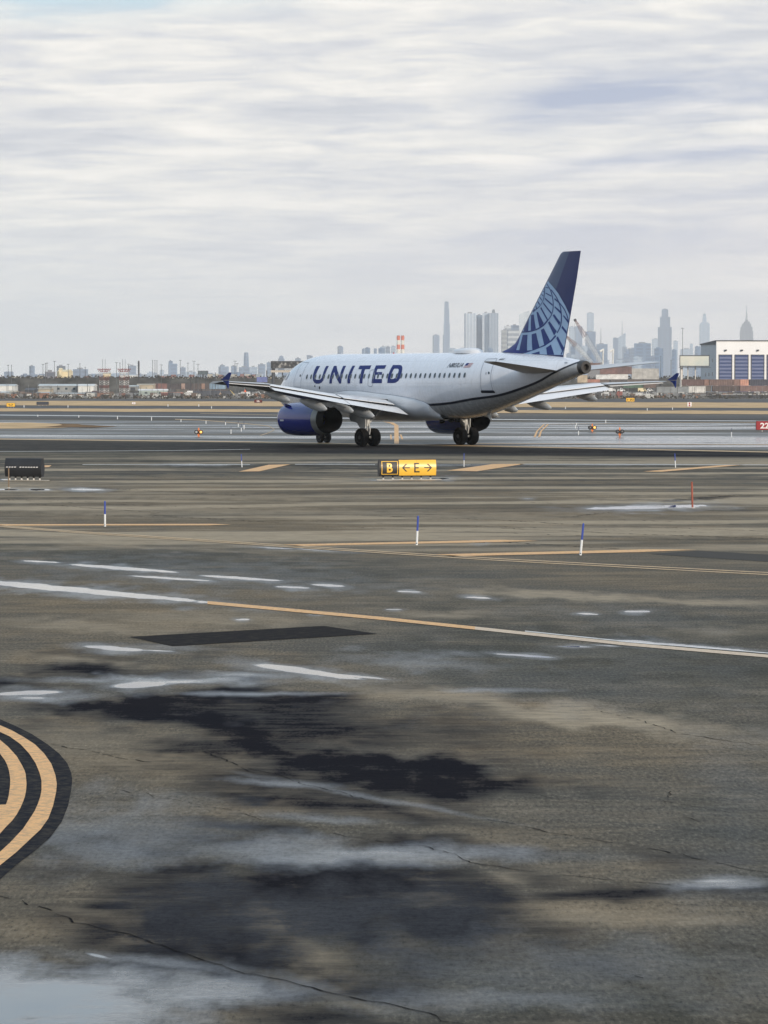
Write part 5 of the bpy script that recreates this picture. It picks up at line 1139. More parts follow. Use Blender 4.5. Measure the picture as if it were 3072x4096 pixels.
# haze-side objects in the yards
def rel(px, D): return at(px, 1522, D).x
def shed(name, px0, px1, ytop, ybot, D, label, wall, roof, cat='building', depth=14, curve=False, doors=0, doorm=None, windows=0, group=None, rot=0.0):
    k = D/F; w = (px1-px0)*k; z0 = -2.2 if ybot is None else CH+(YH-ybot)*k; z1 = CH+(YH-ytop)*k; h = z1-z0
    e = empty(name, (rel(px0, D), D, z0), rot, label, cat, group)
    eav = h*.78
    g = MB(); g.box(0, w, 0, depth, 0, eav); g.build('walls', wall, e)
    g = MB()
    if curve:                                    # vault running along x
        n = 12; pts = [(-.3+(depth+.6)*i/n, eav+ (h-eav)*math.sin(math.pi*i/n)) for i in range(n+1)]
        g.add([(-.3, y, z) for y, z in pts] + [(w+.3, y, z) for y, z in pts], [(i, i+1, n+2+i, n+1+i) for i in range(n)] + [tuple(range(n+1)), tuple(range(n+1, 2*n+2))[::-1]])
    else:
        g.add([(-.3, -.3, eav), (w+.3, -.3, eav), (w+.3, depth+.3, eav), (-.3, depth+.3, eav), (-.3, depth/2, h), (w+.3, depth/2, h)], [(0, 1, 5, 4), (3, 4, 5, 2), (0, 4, 3), (1, 2, 5), (0, 3, 2, 1)])
    g.build('roof', roof, e, smooth=curve, angle=30)
    for i in range(doors):
        u = w*(i+.5)/doors; g = MB(); g.box(u-w/doors*.3, u+w/doors*.3, -.06, -.003, .02, eav*.75); g.build('door', doorm or DKSTEEL, e)
    for i in range(windows):
        u = w*(i+.5)/windows; g = MB(); g.box(u-.5, u+.5, -.05, -.003, eav*.45, eav*.75); g.build('window', GLASS, e)
    return e
DKSTEEL = mat('dark_steel', (.05, .055, .065), .6, var=.3); TIN = mat('pale_tin', (.50, .53, .52), .5, var=.15, scale=.3); TINW = mat('white_tin', (.68, .68, .65), .5, var=.12, scale=.3); TAN = mat('tan_wall', (.44, .38, .29), .8, var=.15, scale=.3)
GRY = mat('grey_wall', (.28, .29, .29), .8, var=.2, scale=.3); CRM = mat('cream_wall', (.78, .66, .42), .7, var=.12, scale=.2); GRN = mat('greenish_trailer', (.40, .47, .44), .6)
shed('warehouse', -60, 57, 1537, 1566, 1450, 'pale flat warehouse cut by the frame edge, above the yellow sign', TINW, TIN)
shed('warehouse', 155, 312, 1536, 1571, 1420, 'long grey warehouse body with a rounded pale roof', GRY, TIN, curve=True, windows=5)
shed('hangar_shed', 312, 374, 1536, 1571, 1415, 'white arch-ended hall joined to the long grey warehouse', TINW, TINW, curve=True, depth=16)
D = 1413; k = D/F; cx = rel(343, D); g = MB(); n = 14; w = 58*k; z0 = CH+(YH-1554)*k
shed('storage_shed', 100, 136, 1552, 1588, 1330, 'dark blue-black shed with a flat top behind the fence', DKSTEEL, DKSTEEL)
shed('storage_shed', 136, 200, 1553, 1574, 1350, 'low tan shed left of the long grey warehouse', TAN, TAN)
shed('storage_shed', 145, 195, 1568, 1587, 1310, 'small white cabin with two pale doors, below the tan shed', TINW, TIN, doors=2, doorm=TIN)
shed('storage_shed', 0, 28, 1566, 1587, 1310, 'white double container office at the frame edge', TINW, TIN, doors=2, doorm=GRY)
shed('storage_shed', 28, 60, 1562, 1590, 1325, 'weathered grey hut beside the white container office', GRY, TAN)
shed('storage_shed', 223, 375, 1570, 1592, 1300, 'low grey lean-to in front of the long warehouse', GRY, TIN, doors=4, doorm=TINW)
shed('storage_shed', 367, 410, 1563, 1588, 1320, 'brick-brown shed right of the arch-ended hall', mat('brick_brown', (.20, .10, .075), .85, var=.2), mat('brick_roof', (.16, .09, .07), .85))
shed('storage_shed', 515, 548, 1541, 1562, 1400, 'grey kiosk with a dark doorway near the lattice masts', GRY, TIN, doors=1)
shed('storage_shed', 548, 613, 1535, 1557, 1450, 'plain tan flat-roofed block beside the lattice masts', TAN, TAN)
shed('trailer', 556, 668, 1556, 1585, 1330, 'greenish white site trailer with one small window', GRN, TINW, cat='trailer', windows=2, depth=4)
shed('canopy', 644, 730, 1569, 1586, 1320, 'low building with a bright orange roof', mat('maroon_wall', (.16, .05, .045), .8), mat('orange_roof', (.62, .17, .07), .6), depth=8)
shed('pale_building', 229, 272, 1478, 1515, 2600, 'sunlit cream building, brightest thing on the left horizon', CRM, CRM, depth=40)
shed('pale_building', 236, 246, 1472, 1500, 2590, 'small cream rooftop block on top of the sunlit building', CRM, CRM, depth=8)
shed('pale_building', 412, 438, 1490, 1515, 2700, 'small white and tan house behind the left lattice mast', CRM, TAN)
shed('pale_building', 476, 542, 1499, 1514, 2700, 'white arched building behind the right lattice mast', TINW, TINW, curve=True, depth=30)
shed('pale_building', 695, 762, 1508, 1530, 1900, 'cream two-storey block behind the brown containers', CRM, TAN, windows=4)
shed('canopy', 660, 720, 1524, 1533, 1850, 'thin white flat roof just left of the cream block', TAN, TINW)
rnd = random.Random(8)
for i in range(46):
    px = rnd.uniform(795, 1130) if i < 26 else (rnd.uniform(560, 800) if i < 32 else rnd.uniform(0, 560)); D = rnd.uniform(2100, 3600); w = rnd.uniform(10, 26); y = rnd.uniform(1494, 1508) if i < 32 else rnd.uniform(1498, 1512)
    k = D/F; m = rnd.choice((TINW, CRM, TINW, GRY, TAN)); h = CH+(YH-y)*k+2.2; g = MB(); ww = w*k
    g.box(0, ww, 0, 12, 0, h*.8, 0); g.add([(-.4, -.4, h*.8), (ww+.4, -.4, h*.8), (ww+.4, 12.4, h*.8), (-.4, 12.4, h*.8), (-.4, 6, h), (ww+.4, 6, h)], [(0, 1, 5, 4), (3, 4, 5, 2), (0, 4, 3), (1, 2, 5)], 1)
    for q in range(int(ww/4)): g.box(1+q*4, 2.2+q*4, -.05, 0, h*.45, h*.6, 2)
    o = g.build('house', [m, rnd.choice((TAN, GRY, mat('red_roof', (.25, .12, .09), .8))), GLASS], loc=(rel(px, D), D, -2.2)); tag(o, 'small pale house in the crowded low-rise band behind the bank', 'house', 'low-rise houses behind the bank')

# containers
def container(px0, px1, ytop, ybot, D, color, label, group='stacked shipping containers'):
    g0 = sum(color)/3; color = tuple(c*.58+g0*.42+.012 for c in color)
    k = D/F; w = (px1-px0)*k; h = (ybot-ytop)*k; e = empty('shipping_container', (rel(px0, D), D, CH+(YH-ybot)*k), 0, label, 'container', group)
    m = mat('container_%s' % '_'.join(str(int(c*100)) for c in color), color, .6, var=.25, scale=.5)
    g = MB(); n = max(6, int(w/.35)); vs = []; 
    for i in range(n+1):
        x = w*i/n; y = 0 if i % 2 else .06
        vs += [(x, y, .12), (x, y, h-.12)]
    g.add(vs, [(2*i, 2*i+2, 2*i+3, 2*i+1) for i in range(n)]); g.box(0, w, .06, 2.4, .1, h-.1); g.build('body', m, e)
    g = MB()
    for x in (0, w-.16): g.box(x, x+.16, -.03, .13, 0, h)
    g.box(.16, w-.16, -.03, .1, 0, .14); g.box(.16, w-.16, -.03, .1, h-.14, h); g.build('frame', m, e)
    return e
rr = (.20, .055, .045); br = (.085, .055, .05); nv = (.035, .05, .11)
for a in [(603,632,rr,'dark red, leftmost of the upper row'),(632,668,(.24,.07,.05),'brick red, second in the upper row from the tan block'),(668,725,(.055,.04,.045),'near-black, third in the upper row'),(725,740,(.40,.22,.15),'short salmon end, between two dark ones'),
          (740,768,(.06,.045,.055),'dark plum, right of the salmon end'),(768,806,br,'dark brown, left of the rusty one'),(806,820,(.33,.15,.08),'rusty orange narrow one'),(820,838,br,'brown, touching the blue one'),(838,902,(.12,.27,.42),'light blue, under the wingtip')]:
    container(a[0], a[1], 1534, 1556, 1560, a[2], 'shipping container, '+a[3])
for i in range(6): container(600+i*52, 650+i*52, 1556.5, 1578.5, 1560, [(.10,.07,.06),(.07,.07,.08),(.12,.10,.08),(.06,.05,.05),(.09,.08,.08),(.08,.06,.05)][i], ['dull brown container, first in the lower row under the dark red one','charcoal container in the lower row under the brick red one','drab olive container in the lower row under the near-black one','very dark container in the lower row near the orange canopy','dull grey container in the lower row behind the white truck','dark brown container, last in the lower row, under the light blue one'][i])
for i in range(11): container(771+i*14, 784.6+i*14, 1564, 1588, 1290, [(.04,.06,.10),(.05,.07,.12),(.035,.05,.09)][i % 3], 'dark blue end-on container, ' + ('first','second','third','fourth','fifth','sixth','seventh','eighth','ninth','tenth','last')[i] + ' in the row from white truck to stairs', 'dark blue end-on containers')
container(1056, 1082, 1572, 1590, 1280, (.05,.055,.10), 'short dark navy container right of the white van')
container(1027, 1047, 1508, 1529, 1700, (.06,.12,.50), 'bright blue container, left one of the pair before the black billboard')
container(1048, 1069, 1508, 1529, 1700, (.06,.11,.46), 'bright blue container, right one of the pair before the black billboard')
for i, (a, b, c, l) in enumerate([(2728,2816,(.13,.05,.04),'maroon, upper row under the pale billboard'),(2817,2836,(.28,.11,.06),'short rust-red one with ribbed doors, upper row'),(2838,2935,(.17,.08,.06),'long brown, upper row before the blue hangar doors'),(2936,2960,(.26,.11,.07),'reddish door end beside the orange one'),(2961,2995,(.62,.20,.08),'bright orange, below the hangar doors'),(2997,3110,(.03,.035,.07),'navy blue with faint white writing, rightmost upper row')]):
    e = container(a, b, 1517.5, 1542.5, 1405, c, 'shipping container, '+l)
for i, (a, b, c, l) in enumerate([(2850,2958,(.09,.05,.04),'long dark brown, lower row'),(2960,3120,(.20,.09,.07),'reddish brown, rightmost lower row'),(2728,2845,(.12,.10,.09),'dull brown, leftmost lower row under the maroon one')]):
    container(a, b, 1543, 1566, 1405, c, 'shipping container, '+l)
for a in [(2493,2572,1531,1552,(.04,.13,.075),'dark green, below the starboard wingtip'),(2575,2625,1528,1552,(.13,.07,.05),'brown, right of the green one'),(2755,2822,1545,1572,(.58,.55,.50),'white, tall, in front of the maroon one'),(2627,2755,1547,1584,(.22,.25,.26),'long grey, below the blue wingtip fence'),
          (2527,2636,1474,1517,(.42,.40,.36),'beige stacked pair above the starboard wing'),(2400,2470,1470,1497,(.22,.08,.06),'rust red, behind the tail cone'),(2470,2527,1466,1497,(.17,.07,.06),'maroon, left of the beige stack'),(2330,2400,1452,1480,(.20,.09,.07),'red-brown, half hidden behind the exhaust'),
          (2384,2440,1499,1517,(.62,.62,.60),'long white, above the starboard wing root'),(2440,2512,1497,1517,(.66,.63,.58),'cream, above the middle of the starboard wing'),(2350,2400,1517,1530,(.45,.13,.06),'orange-red, just above the wing root'),(2310,2350,1500,1530,(.50,.36,.18),'ochre, under the tail exhaust')]:
    container(a[0], a[1], a[2], a[3], 1640 if a[3] < 1530 else 1380, a[4], 'shipping container, '+a[5])
# stacks below, so the raised ones rest on something
for px in range(2310, 2640, 66): container(px, px+62, 1518 if px < 2500 else 1518.5, 1540, 1640, (.10,.08,.075) if px % 4 else (.14,.09,.07), 'dull brown container behind the starboard wing, ' + ('first', 'second', 'third', 'fourth', 'fifth', 'sixth')[(px-2310)//66] + ' from the tail in the supporting row', 'dull containers of the supporting row')

# hangar with blue doors
def hangar():
    D = 1500; A = at(2865, 1522, D); z0 = -2.2; ph = R(9); e = empty('hangar', (A.x, D, z0), ph, 'white hangar with three tall blue roller doors and a shaded side wall', 'hangar')
    k = D/F; h = CH+(YH-1365)*k-z0; h2 = CH+(YH-1379)*(D+27)/F-z0; Lw = 60; dp = 27.5
    wl = mat('hangar_white', (.80, .80, .80), .6, var=.04, scale=.1); ws = mat('hangar_side_shaded', (.42, .46, .50), .6, var=.05, scale=.1)  # side wall coloured darker than the front for its shade
    g = MB(); g.box(0, Lw, 0, .4, 0, h, 0); g.build('front_wall', wl, e)
    g = MB(); g.prism([(.0, .41), (Lw, .41), (Lw, dp), (.0, dp)], 0, [h-.3, h-.3, h2, h2]); g.build('side_wall', ws, e)
    g = MB(); g.box(-.4, Lw+.4, -.3, .6, h+.003, h+.45); g.prism([(-.4, .6), (0.3, .6), (0.3, dp+.3), (-.4, dp+.3)], h2-.1, [h+.4, h+.4, h2+.3, h2+.3]); g.build('roof_edge', DKSTEEL, e)
    bl = mat('roller_blue', (.045, .075, .19), .5, var=.08)
    for a, b in ((2877, 2926), (2941, 2992), (3007, 3056), (3071, 3120)):
        x0 = (a-2865)*k*1.02; x1 = (b-2865)*k*1.02; zt_ = CH+(YH-1421)*k-z0
        g = MB(); nn = 22; vs = []
        for i in range(nn+1):
            z = .2+(zt_-.2)*i/nn; vs += [(x0, -.12 if i % 2 else -.26, z), (x1, -.12 if i % 2 else -.26, z)]
        g.add(vs, [(2*i, 2*i+1, 2*i+3, 2*i+2) for i in range(nn)]); d = g.build('roller_door', bl, e)
        g = MB(); g.box(x0-.3, x0, -.3, -.003, 0, zt_+.3); g.box(x1, x1+.3, -.3, -.003, 0, zt_+.3); g.box(x0, x1, -.3, -.003, zt_, zt_+.3); g.build('door_frame', DKSTEEL, d)
        xm = (x0+x1)/2; g = MB(); g.box(xm-.45, xm+.45, -.9, -.003, zt_+1.9, zt_+2.5); g.tube((xm, -.9, zt_+2.1), (xm, -1.2, zt_+1.9), .2); g.build('flood_lamp', DKSTEEL, e)
    for y0, z in ((6, 8.4), (12, 8.2), (18, 8.3), (6, 14.5)): g = MB(); g.box(-.06, -.003, y0, y0+1.4, z, z+1.5); g.build('window', GLASS, e)
hangar()
# billboards
def billboard(px0, px1, y0, y1, D, posts, label, face, back=None):
    k = D/F; w = (px1-px0)*k; z1 = CH+(YH-y0)*k+2.2; z0 = CH+(YH-y1)*k+2.2; e = empty('billboard', (rel(px0, D), D, -2.2), 0, label, 'billboard')
    g = MB(); g.box(0, w, 0, .6, z0, z1); g.build('panel_frame', DKSTEEL, e)
    g = MB(); g.box(.3, w-.3, -.05, -.003, z0+.4, z1-.4); g.build('panel', face, e)
    g = MB(); g.box(-.3, w+.3, -1.6, -.1, z0-.5, z0-.25); g.build('catwalk', TINW if back is None else DKSTEEL, e)
    for p, r in posts: g = MB(); g.tube(((p-px0)*k, .9, 0), ((p-px0)*k, .9, z1-.5), r, n=10); g.build('post', back or ALU, e)
    return e, k, w, z0, z1
def poster(name, cols, sc):
    m = bpy.data.materials.new(name); m.use_nodes = True; t = m.node_tree; p = t.nodes['Principled BSDF']; tc = N(t, 'ShaderNodeTexCoord')
    n = N(t, 'ShaderNodeTexNoise'); n.inputs['Scale'].default_value = sc; n.inputs['Detail'].default_value = 4; L(t, tc.outputs['Object'], n.inputs[0])
    L(t, RAMP(t, n.outputs[0], cols), p.inputs['Base Color']); p.inputs['Roughness'].default_value = .6; return m
e, k, w, z0, z1 = billboard(1083, 1222, 1444, 1474, 1720, [(1093, .9)], 'black-backed billboard on one thick post behind the nose', poster('dark_bill', [(.35, (.02,.02,.022)), (.5, (.06,.06,.065)), (.62, (.45,.44,.42))], .5), DKSTEEL)
for i in range(4): g = MB(); g.box(.2, w-.2, -.35, -.15, z0+(z1-z0)*(i+.2)/4, z0+(z1-z0)*(i+.3)/4); g.build('rail', SBLK, e)
g = MB(); g.box(0, w, -.5, .3, z0-2.0, z0-.8); g.build('apron_board', mat('pale_board', (.55, .50, .44), .7), e)
for px in (1067, 1130, 1160): g = MB(); g.tube(((px-1083)*k, .4, 0), ((px-1083)*k, .4, z0-1), .28); g.build('post', DKSTEEL, e)
billboard(2718, 2838, 1421, 1467, 1480, [(2726, .7), (2752, .25), (2782, .25)], 'pale sunlit billboard in front of the hangar side wall', poster('pale_bill', [(.35, (.52,.56,.52)), (.5, (.62,.62,.54)), (.65, (.66,.64,.60))], .12), ALU)
billboard(792, 833, 1483, 1499, 2200, [(812, .5)], 'small dark billboard left of the bulky tower', poster('dark_bill_small', [(.3, (.05,.08,.09)), (.7, (.12,.15,.16))], .3), DKSTEEL)
# striped chimneys
for i, (x0, x1, l) in enumerate(((1586, 1601, 'left of the pair of red and white striped chimneys'), (1603, 1618, 'right of the pair of red and white striped chimneys'))):
    D = 6500; k = D/F; e = empty('chimney', (rel((x0+x1)/2, D), D, -2.2), 0, l, 'chimney', 'striped power station chimneys'); ys = [1522, 1417, 1397, 1379, 1361, 1343]
    OR = mat('stripe_red', (.62, .13, .05), .7); CW = mat('stripe_white', (.72, .70, .64), .7)
    for j in range(5):
        z0, z1 = zt(ys[j], D), zt(ys[j+1], D); z0 = 0 if j == 0 else z0; g = MB(); r = (x1-x0)/2*k; g.lathe([(z0, r*(1.0-.02*j)), (z1, r*(1.0-.02*(j+1)))], 'z', 24); g.build('stripe_band', OR if j in (0, 2, 4) else CW, e, smooth=True)
    g = MB(); g.lathe([(zt(1343, D), r*.7), (zt(1342.2, D), r*.75)], 'z', 16); g.build('rim', DKSTEEL, e)
# masts and poles
PG = mat('pole_grey', (.10, .105, .11), .6); PD = mat('pole_dark', (.055, .055, .06), .7)
def mast(px, ytop, D, label, kind='lamp', r=None, m=None, group='light masts and poles on the skyline', ybase=None):
    k = D/F; gz = -2.2 if ybase is None else CH+(YH-ybase)*k; h = CH+(YH-ytop)*k-gz; r = r or 1.35*k; e = empty('light_mast' if kind != 'pole' else 'utility_pole', (rel(px, D), D, gz), 0, label, 'mast' if kind != 'pole' else 'pole', group)
    m = m or PG; g = MB(); g.tube((0, 0, 0), (0, 0, h), r, r*.6, n=8); g.build('shaft', m, e)
    if kind == 'lamp':
        g = MB(); g.lathe([(h-1.3*k, 1.5*k), (h-.8*k, 6.0*k), (h+.3*k, 5.0*k), (h+.8*k, 1.2*k)], 'z', 12); g.build('lamp_ring', m, e)
    elif kind == 'cross':
        g = MB(); g.box(-6*k, 6*k, -.15, .15, h-2.2*k, h-1.2*k); g.build('lamp_bar', m, e)
        for u in (-5, 5): g = MB(); g.box(u*k-1*k, u*k+1*k, -.4, .3, h-3*k, h-1.1*k); g.build('lamp', m, e)
    elif kind == 'pole':
        g = MB(); g.box(-3.5*k, 3.5*k, -.1, .1, h-2.4*k, h-1.6*k); g.build('crossarm', m, e)
    return e
ML = [(33,1461,1900,'lamp','faint round-headed light mast nearest the left frame edge'),(46,1459,1500,'pole','slim pole just right of the leftmost light mast'),(77,1506,1420,'pole','short pole with crossarm over the white warehouse'),(165,1506,1450,'pole','short pole left of the long grey warehouse'),
      (172,1458,1800,'lamp','light mast left of the dark brown block, first of two'),(182,1453,1600,'pole','dark pole right beside the light mast at the brown block'),(188,1452,2000,'lamp','pale lamp head touching the dark pole at the brown block'),(218,1445,1900,'lamp','tall thin light mast left of the sunlit cream building'),(273,1457,1900,'lamp','light mast touching the right side of the sunlit cream building'),
      (256,1505,1430,'pole','short pole in front of the sunlit cream building'),(320,1453,1450,'pole','thick dark pole over the long warehouse roof'),(341,1467,1460,'pole','slim pole over the arch-ended hall'),(350,1517,1400,'pole','stub pole right of the arch-ended hall'),(311,1514,1400,'pole','stub pole above the warehouse middle'),
      (395,1538,1250,'pole','low lamp pole at the fence left of the first lattice mast'),(466,1449,1480,'cross','slim mast between the two lattice masts'),(480,1450,1490,'pole','plain pole left of the second lattice mast'),(515,1455,1490,'cross','pole with a box head right of the second lattice mast'),
      (611,1441,1480,'pole','left one of three joined poles'),(620,1441,1482,'pole','middle one of three joined poles'),(628,1441,1484,'pole','right one of three joined poles'),(645,1458,1500,'cross','pole with crossbar right of the three joined poles'),(721,1441,2300,'lamp','faint lamp mast above the short square tower'),(752,1452,2400,'lamp','very faint lamp mast right of the short square tower'),
      (776,1443,1480,'cross','tall pole left of the small billboard'),(792,1455,1480,'cross','pole with arrow-like head beside the small billboard'),(683,1500,1420,'pole','short pole above the dark container'),(762,1497,1420,'pole','short pole above the plum container'),(821,1510,1400,'pole','short dark pole with a box above the brown container'),(940,1443,1500,'cross','left of two tall poles left of the tapering tower'),(948,1453,1500,'cross','right of two tall poles left of the tapering tower'),
      (862,1490,1420,'pole','short pole above the wingtip fence, left one'),(872,1500,1420,'pole','short pole above the wingtip fence, right one'),(976,1492,1600,'lamp','short lamp post right of the wingtip'),(1023,1495,1600,'pole','short pole left of the bright blue containers'),(2643,1424,1560,'pole','faint pole over the beige stack right of the tail'),(2684,1440,1540,'pole','second faint pole left of the pale billboard'),(2328,1512,1540,'pole','short pole under the tail cone')]
for px, y, D, kd, lb in ML: mast(px, y, D, lb, kd, m=PD if (kd == 'pole' and D < 1500) else PG)
mast(2730, 1312, 1600, 'tall light mast with a cross-shaped head left of the hangar', 'cross', m=PG)
e = mast(555, 1443, 1500, 'thick dark cellular pole right of the lattice masts', 'none', r=.32, m=PD)
g = MB(); k = 1500/F; g.lathe([(zt(1500, 1500), 3.2*k), (zt(1448, 1500), 3.6*k), (zt(1443, 1500), 2.2*k)], 'z', 14); g.build('antenna_shroud', PD, e, smooth=True)
# red and white lattice masts with red arrays
def lattice(e, name, p0, p1, w0, w1, r, m, seg):
    p0, p1 = Vector(p0), Vector(p1); d = (p1-p0); u = d.normalized(); a = u.orthogonal().normalized(); b = u.cross(a); g = MB()
    cs = [(1,1),(-1,1),(-1,-1),(1,-1)]
    P = [[p0+d*(i/seg)+(a*c[0]+b*c[1])*(w0+(w1-w0)*i/seg)/2 for c in cs] for i in range(seg+1)]
    for i in range(seg):
        for j in range(4):
            g.tube(P[i][j], P[i+1][j], r, n=5, caps=False); g.tube(P[i][j], P[i+1][(j+1) % 4], r*.7, n=4, caps=False); g.tube(P[i][j], P[i][(j+1) % 4], r*.7, n=4, caps=False)
    return g.build(name, m, e)
LR = mat('lattice_red', (.22, .05, .045), .6); LW = mat('lattice_white', (.68, .67, .64), .6)
for px, lb in ((417, 'left red and white lattice mast with a red antenna array'), (497, 'right red and white lattice mast with a red antenna array')):
    D = 1300; k = D/F; e = empty('lattice_mast', (rel(px, D), D, -2.2), 0, lb, 'lattice mast', 'red and white lattice masts'); z = lambda y: zt(y, D)
    for y0, y1, m in ((1588, 1571, LR), (1571, 1552, LW), (1552, 1540, LR), (1540, 1521, LW), (1521, 1500, LR), (1500, 1486, LW)):
        lattice(e, 'lattice_section', (0, 0, max(0, z(y0))), (0, 0, z(y1)), 26*k, 26*k, .06, m, 2)
    g = MB(); g.box(-27*k, 27*k, -.3, .3, z(1479), z(1477)); g.box(-15*k, 15*k, -1, 1, z(1488), z(1485.5)); g.build('array_beam', LR, e)
    for u in range(-24, 25, 8): g = MB(); g.tube((u*k, -.2, z(1486)), (u*k*.6, -.2, z(1478)), .12); g.tube((u*k, -.5, z(1481)), (u*k, -.5, z(1473)), .1); g.build('dipole', LR, e)
    for u in (-6, 4): g = MB(); g.tube((u*k, 0, z(1486)), (u*k, 0, z(1436)), .06); g.build('whip_antenna', PG, e)
# cranes behind the tail
def crane(p0, p1, D, label):
    e = empty('crane', (rel(p0[0], D), D, -2.2), 0, label, 'crane', 'lattice boom cranes behind the tail'); k = D/F; z = lambda y: zt(y, D)
    a = (0, 0, z(p0[1])); b = ((p1[0]-p0[0])*k, 0, z(p1[1])); mid = tuple(a[i]+(b[i]-a[i])*.62 for i in range(3))
    lattice(e, 'boom', a, mid, 9*k, 13*k, .10, LW, 9); lattice(e, 'boom_tip', mid, b, 13*k, 4*k, .12, mat('boom_rust', (.25, .13, .11), .7), 6)
    g = MB(); g.lathe([(-.8, .3), (-.3, 1.0), (.4, 1.0), (.8, .3)], 'y', 12, b); g.build('sheave', PD, e, smooth=True)
    g = MB(); g.box(-3.5, 3.5, -2.5, 2.5, 0, a[2]*.35); g.box(-2.5, 4.5, -2, 2, a[2]*.35, a[2]*.8); g.box(-.8, .8, -.8, .8, a[2]*.8, a[2]+.5); g.build('cab', mat('cab_grey', (.2, .2, .21), .6), e)
    g = MB(); t = (-5*k, 0, a[2]+6*k)
    g.tube(b, (mid[0]+10*k, 0, mid[2]+9*k), .07, n=5); g.tube((mid[0]+10*k, 0, mid[2]+9*k), (a[0]+12*k, 0, a[2]+4*k), .07, n=5); g.tube(b, (b[0]-3*k, 0, b[2]-40*k), .05, n=5); g.build('cable', PD, e)
crane((2404, 1452), (2300, 1281), 2300, 'taller lattice boom crane with a rusty tip, right of the fin')
crane((2366, 1450), (2262, 1342), 2250, 'lower white lattice boom crane half behind the fin')
for px, lb in ((2409, 'left white shaft with a hooked top beside the cranes'), (2449, 'right white shaft with a hooked top beside the cranes')):
    D = 2350; k = D/F; e = empty('vent_shaft', (rel(px, D), D, -2.2), 0, lb, 'vent shaft', 'white hooked shafts'); z = lambda y: zt(y, D)
    g = MB(); g.tube((0, 0, 0), (3*k, 0, z(1412)), 4*k, 3*k, n=10); g.build('shaft', TINW, e, smooth=True)
    g = MB(); g.tube((5*k, 0, z(1396)), (-9*k, 0, z(1406)), 2.5*k, 5*k, n=10); g.tube((3*k, 0, z(1414)), (5*k, 0, z(1396)), 4*k, 2.5*k, n=10); g.build('cowl', TINW, e, smooth=True)
# vehicles
TYR = mat('tyre_dark', (.015, .015, .016), .8); VW = mat('vehicle_white', (.74, .74, .73), .35); VG = mat('vehicle_glass', (.03, .04, .05), .15)
def vehicle(px0, px1, ytop, ybase, D, kind, label, m=VW, flip=False, group='vehicles parked beyond the airfield'):
    k = D/F; Ln = (px1-px0)*k; H = (ybase-ytop)*k; e = empty({'van': 'van', 'pickup': 'pickup_truck', 'truck': 'box_truck', 'car': 'parked_car'}[kind], (rel((px0+px1)/2, D), D, CH+(YH-ybase)*k), math.pi if flip else 0, label, {'van': 'van', 'pickup': 'pickup', 'truck': 'truck', 'car': 'car'}[kind], group)
    W_ = min(1.9, Ln*.45); prof = {'van': [(-.5,.14),(.5,.14),(.5,.45),(.42,.55),(.30,1),(-.5,1)], 'pickup': [(-.5,.18),(.5,.18),(.5,.52),(.22,.60),(.10,1),(-.12,1),(-.16,.60),(-.5,.60)],
            'truck': [(-.5,.18),(.5,.18),(.5,.5),(.42,.78),(.22,.80),(.20,1),(-.5,1)], 'car': [(-.5,.18),(.5,.18),(.5,.52),(.26,.62),(.10,1),(-.22,1),(-.42,.62),(-.5,.58)]}[kind]
    n = len(prof); g = MB(); g.add([(x*Ln, -W_/2, z*H) for x, z in prof] + [(x*Ln, W_/2, z*H) for x, z in prof], [tuple(range(n)), tuple(range(n, 2*n))[::-1]] + [(i, (i+1) % n, n+(i+1) % n, n+i) for i in range(n)]); g.build('body', m, e, bevel=.04)
    g = MB(); x0, x1 = {'van': (.12, .36), 'pickup': (-.10, .16), 'truck': (.26, .42), 'car': (-.28, .18)}[kind]; g.add([(x0*Ln, -W_/2-.015, .62*H), (x1*Ln, -W_/2-.015, .62*H), ((x1-.07)*Ln, -W_/2-.015, .92*H if kind != 'truck' else .75*H), (x0*Ln+.03, -W_/2-.015, .92*H if kind != 'truck' else .75*H)], [(0, 1, 2, 3)]); g.build('window', VG, e)
    r = min(.42, .22*H)
    for x in (-.32, .32):
        for sy in (-1, 1):
            g = MB(); g.lathe([(-.11, r*.7), (-.11, r), (.11, r), (.11, r*.7)], 'y', 16, (x*Ln, sy*(W_/2-.08), r)); w_ = g.build('wheel', TYR, e)
    return e
vehicle(950, 1001, 1567, 1589, 1310, 'truck', 'white box truck under the port wing, left of the two light cars', flip=True)
vehicle(979, 1010, 1574, 1591, 1290, 'pickup', 'white pickup in front of the box truck under the port wing')
vehicle(1008, 1057, 1567, 1590, 1300, 'pickup', 'white pickup with a tall rear body, rightmost under the wing')
vehicle(740, 771, 1563, 1588, 1300, 'truck', 'white boxy truck left of the dark blue container row', flip=True)
vehicle(519, 548, 1576, 1586, 1300, 'car', 'dark car parked left of the greenish trailer', m=mat('car_dark', (.08, .08, .09), .4))
rnd = random.Random(21); VR = mat('vehicle_red', (.30, .08, .06), .5); VGY = mat('vehicle_grey', (.32, .33, .34), .5)
CL = [(2368,2400,'van','VGY'),(2402,2436,'truck','VW'),(2438,2462,'car','VR'),(2463,2490,'van','VR'),(2488,2515,'truck','VGY'),(2540,2572,'van','VW'),(2574,2606,'pickup','VW'),(2606,2626,'van','VGY')]
for i, (a, b, kd, mm) in enumerate(CL):
    lb = ['grey van, leftmost under the starboard wing','white box truck, second from the wing root','small red car between truck and red van','red-brown van under the starboard flap','grey box truck left of the yellow far sign','white van right of the yellow far sign','white pickup second right of the yellow sign','grey van at the end of the long grey container'][i]
    vehicle(a, b, 1566+(i % 3)*2, 1588+(i % 2)*2, 1270+i*4, kd, lb, m={'VGY': VGY, 'VW': VW, 'VR': VR}[mm], flip=bool(i % 2))
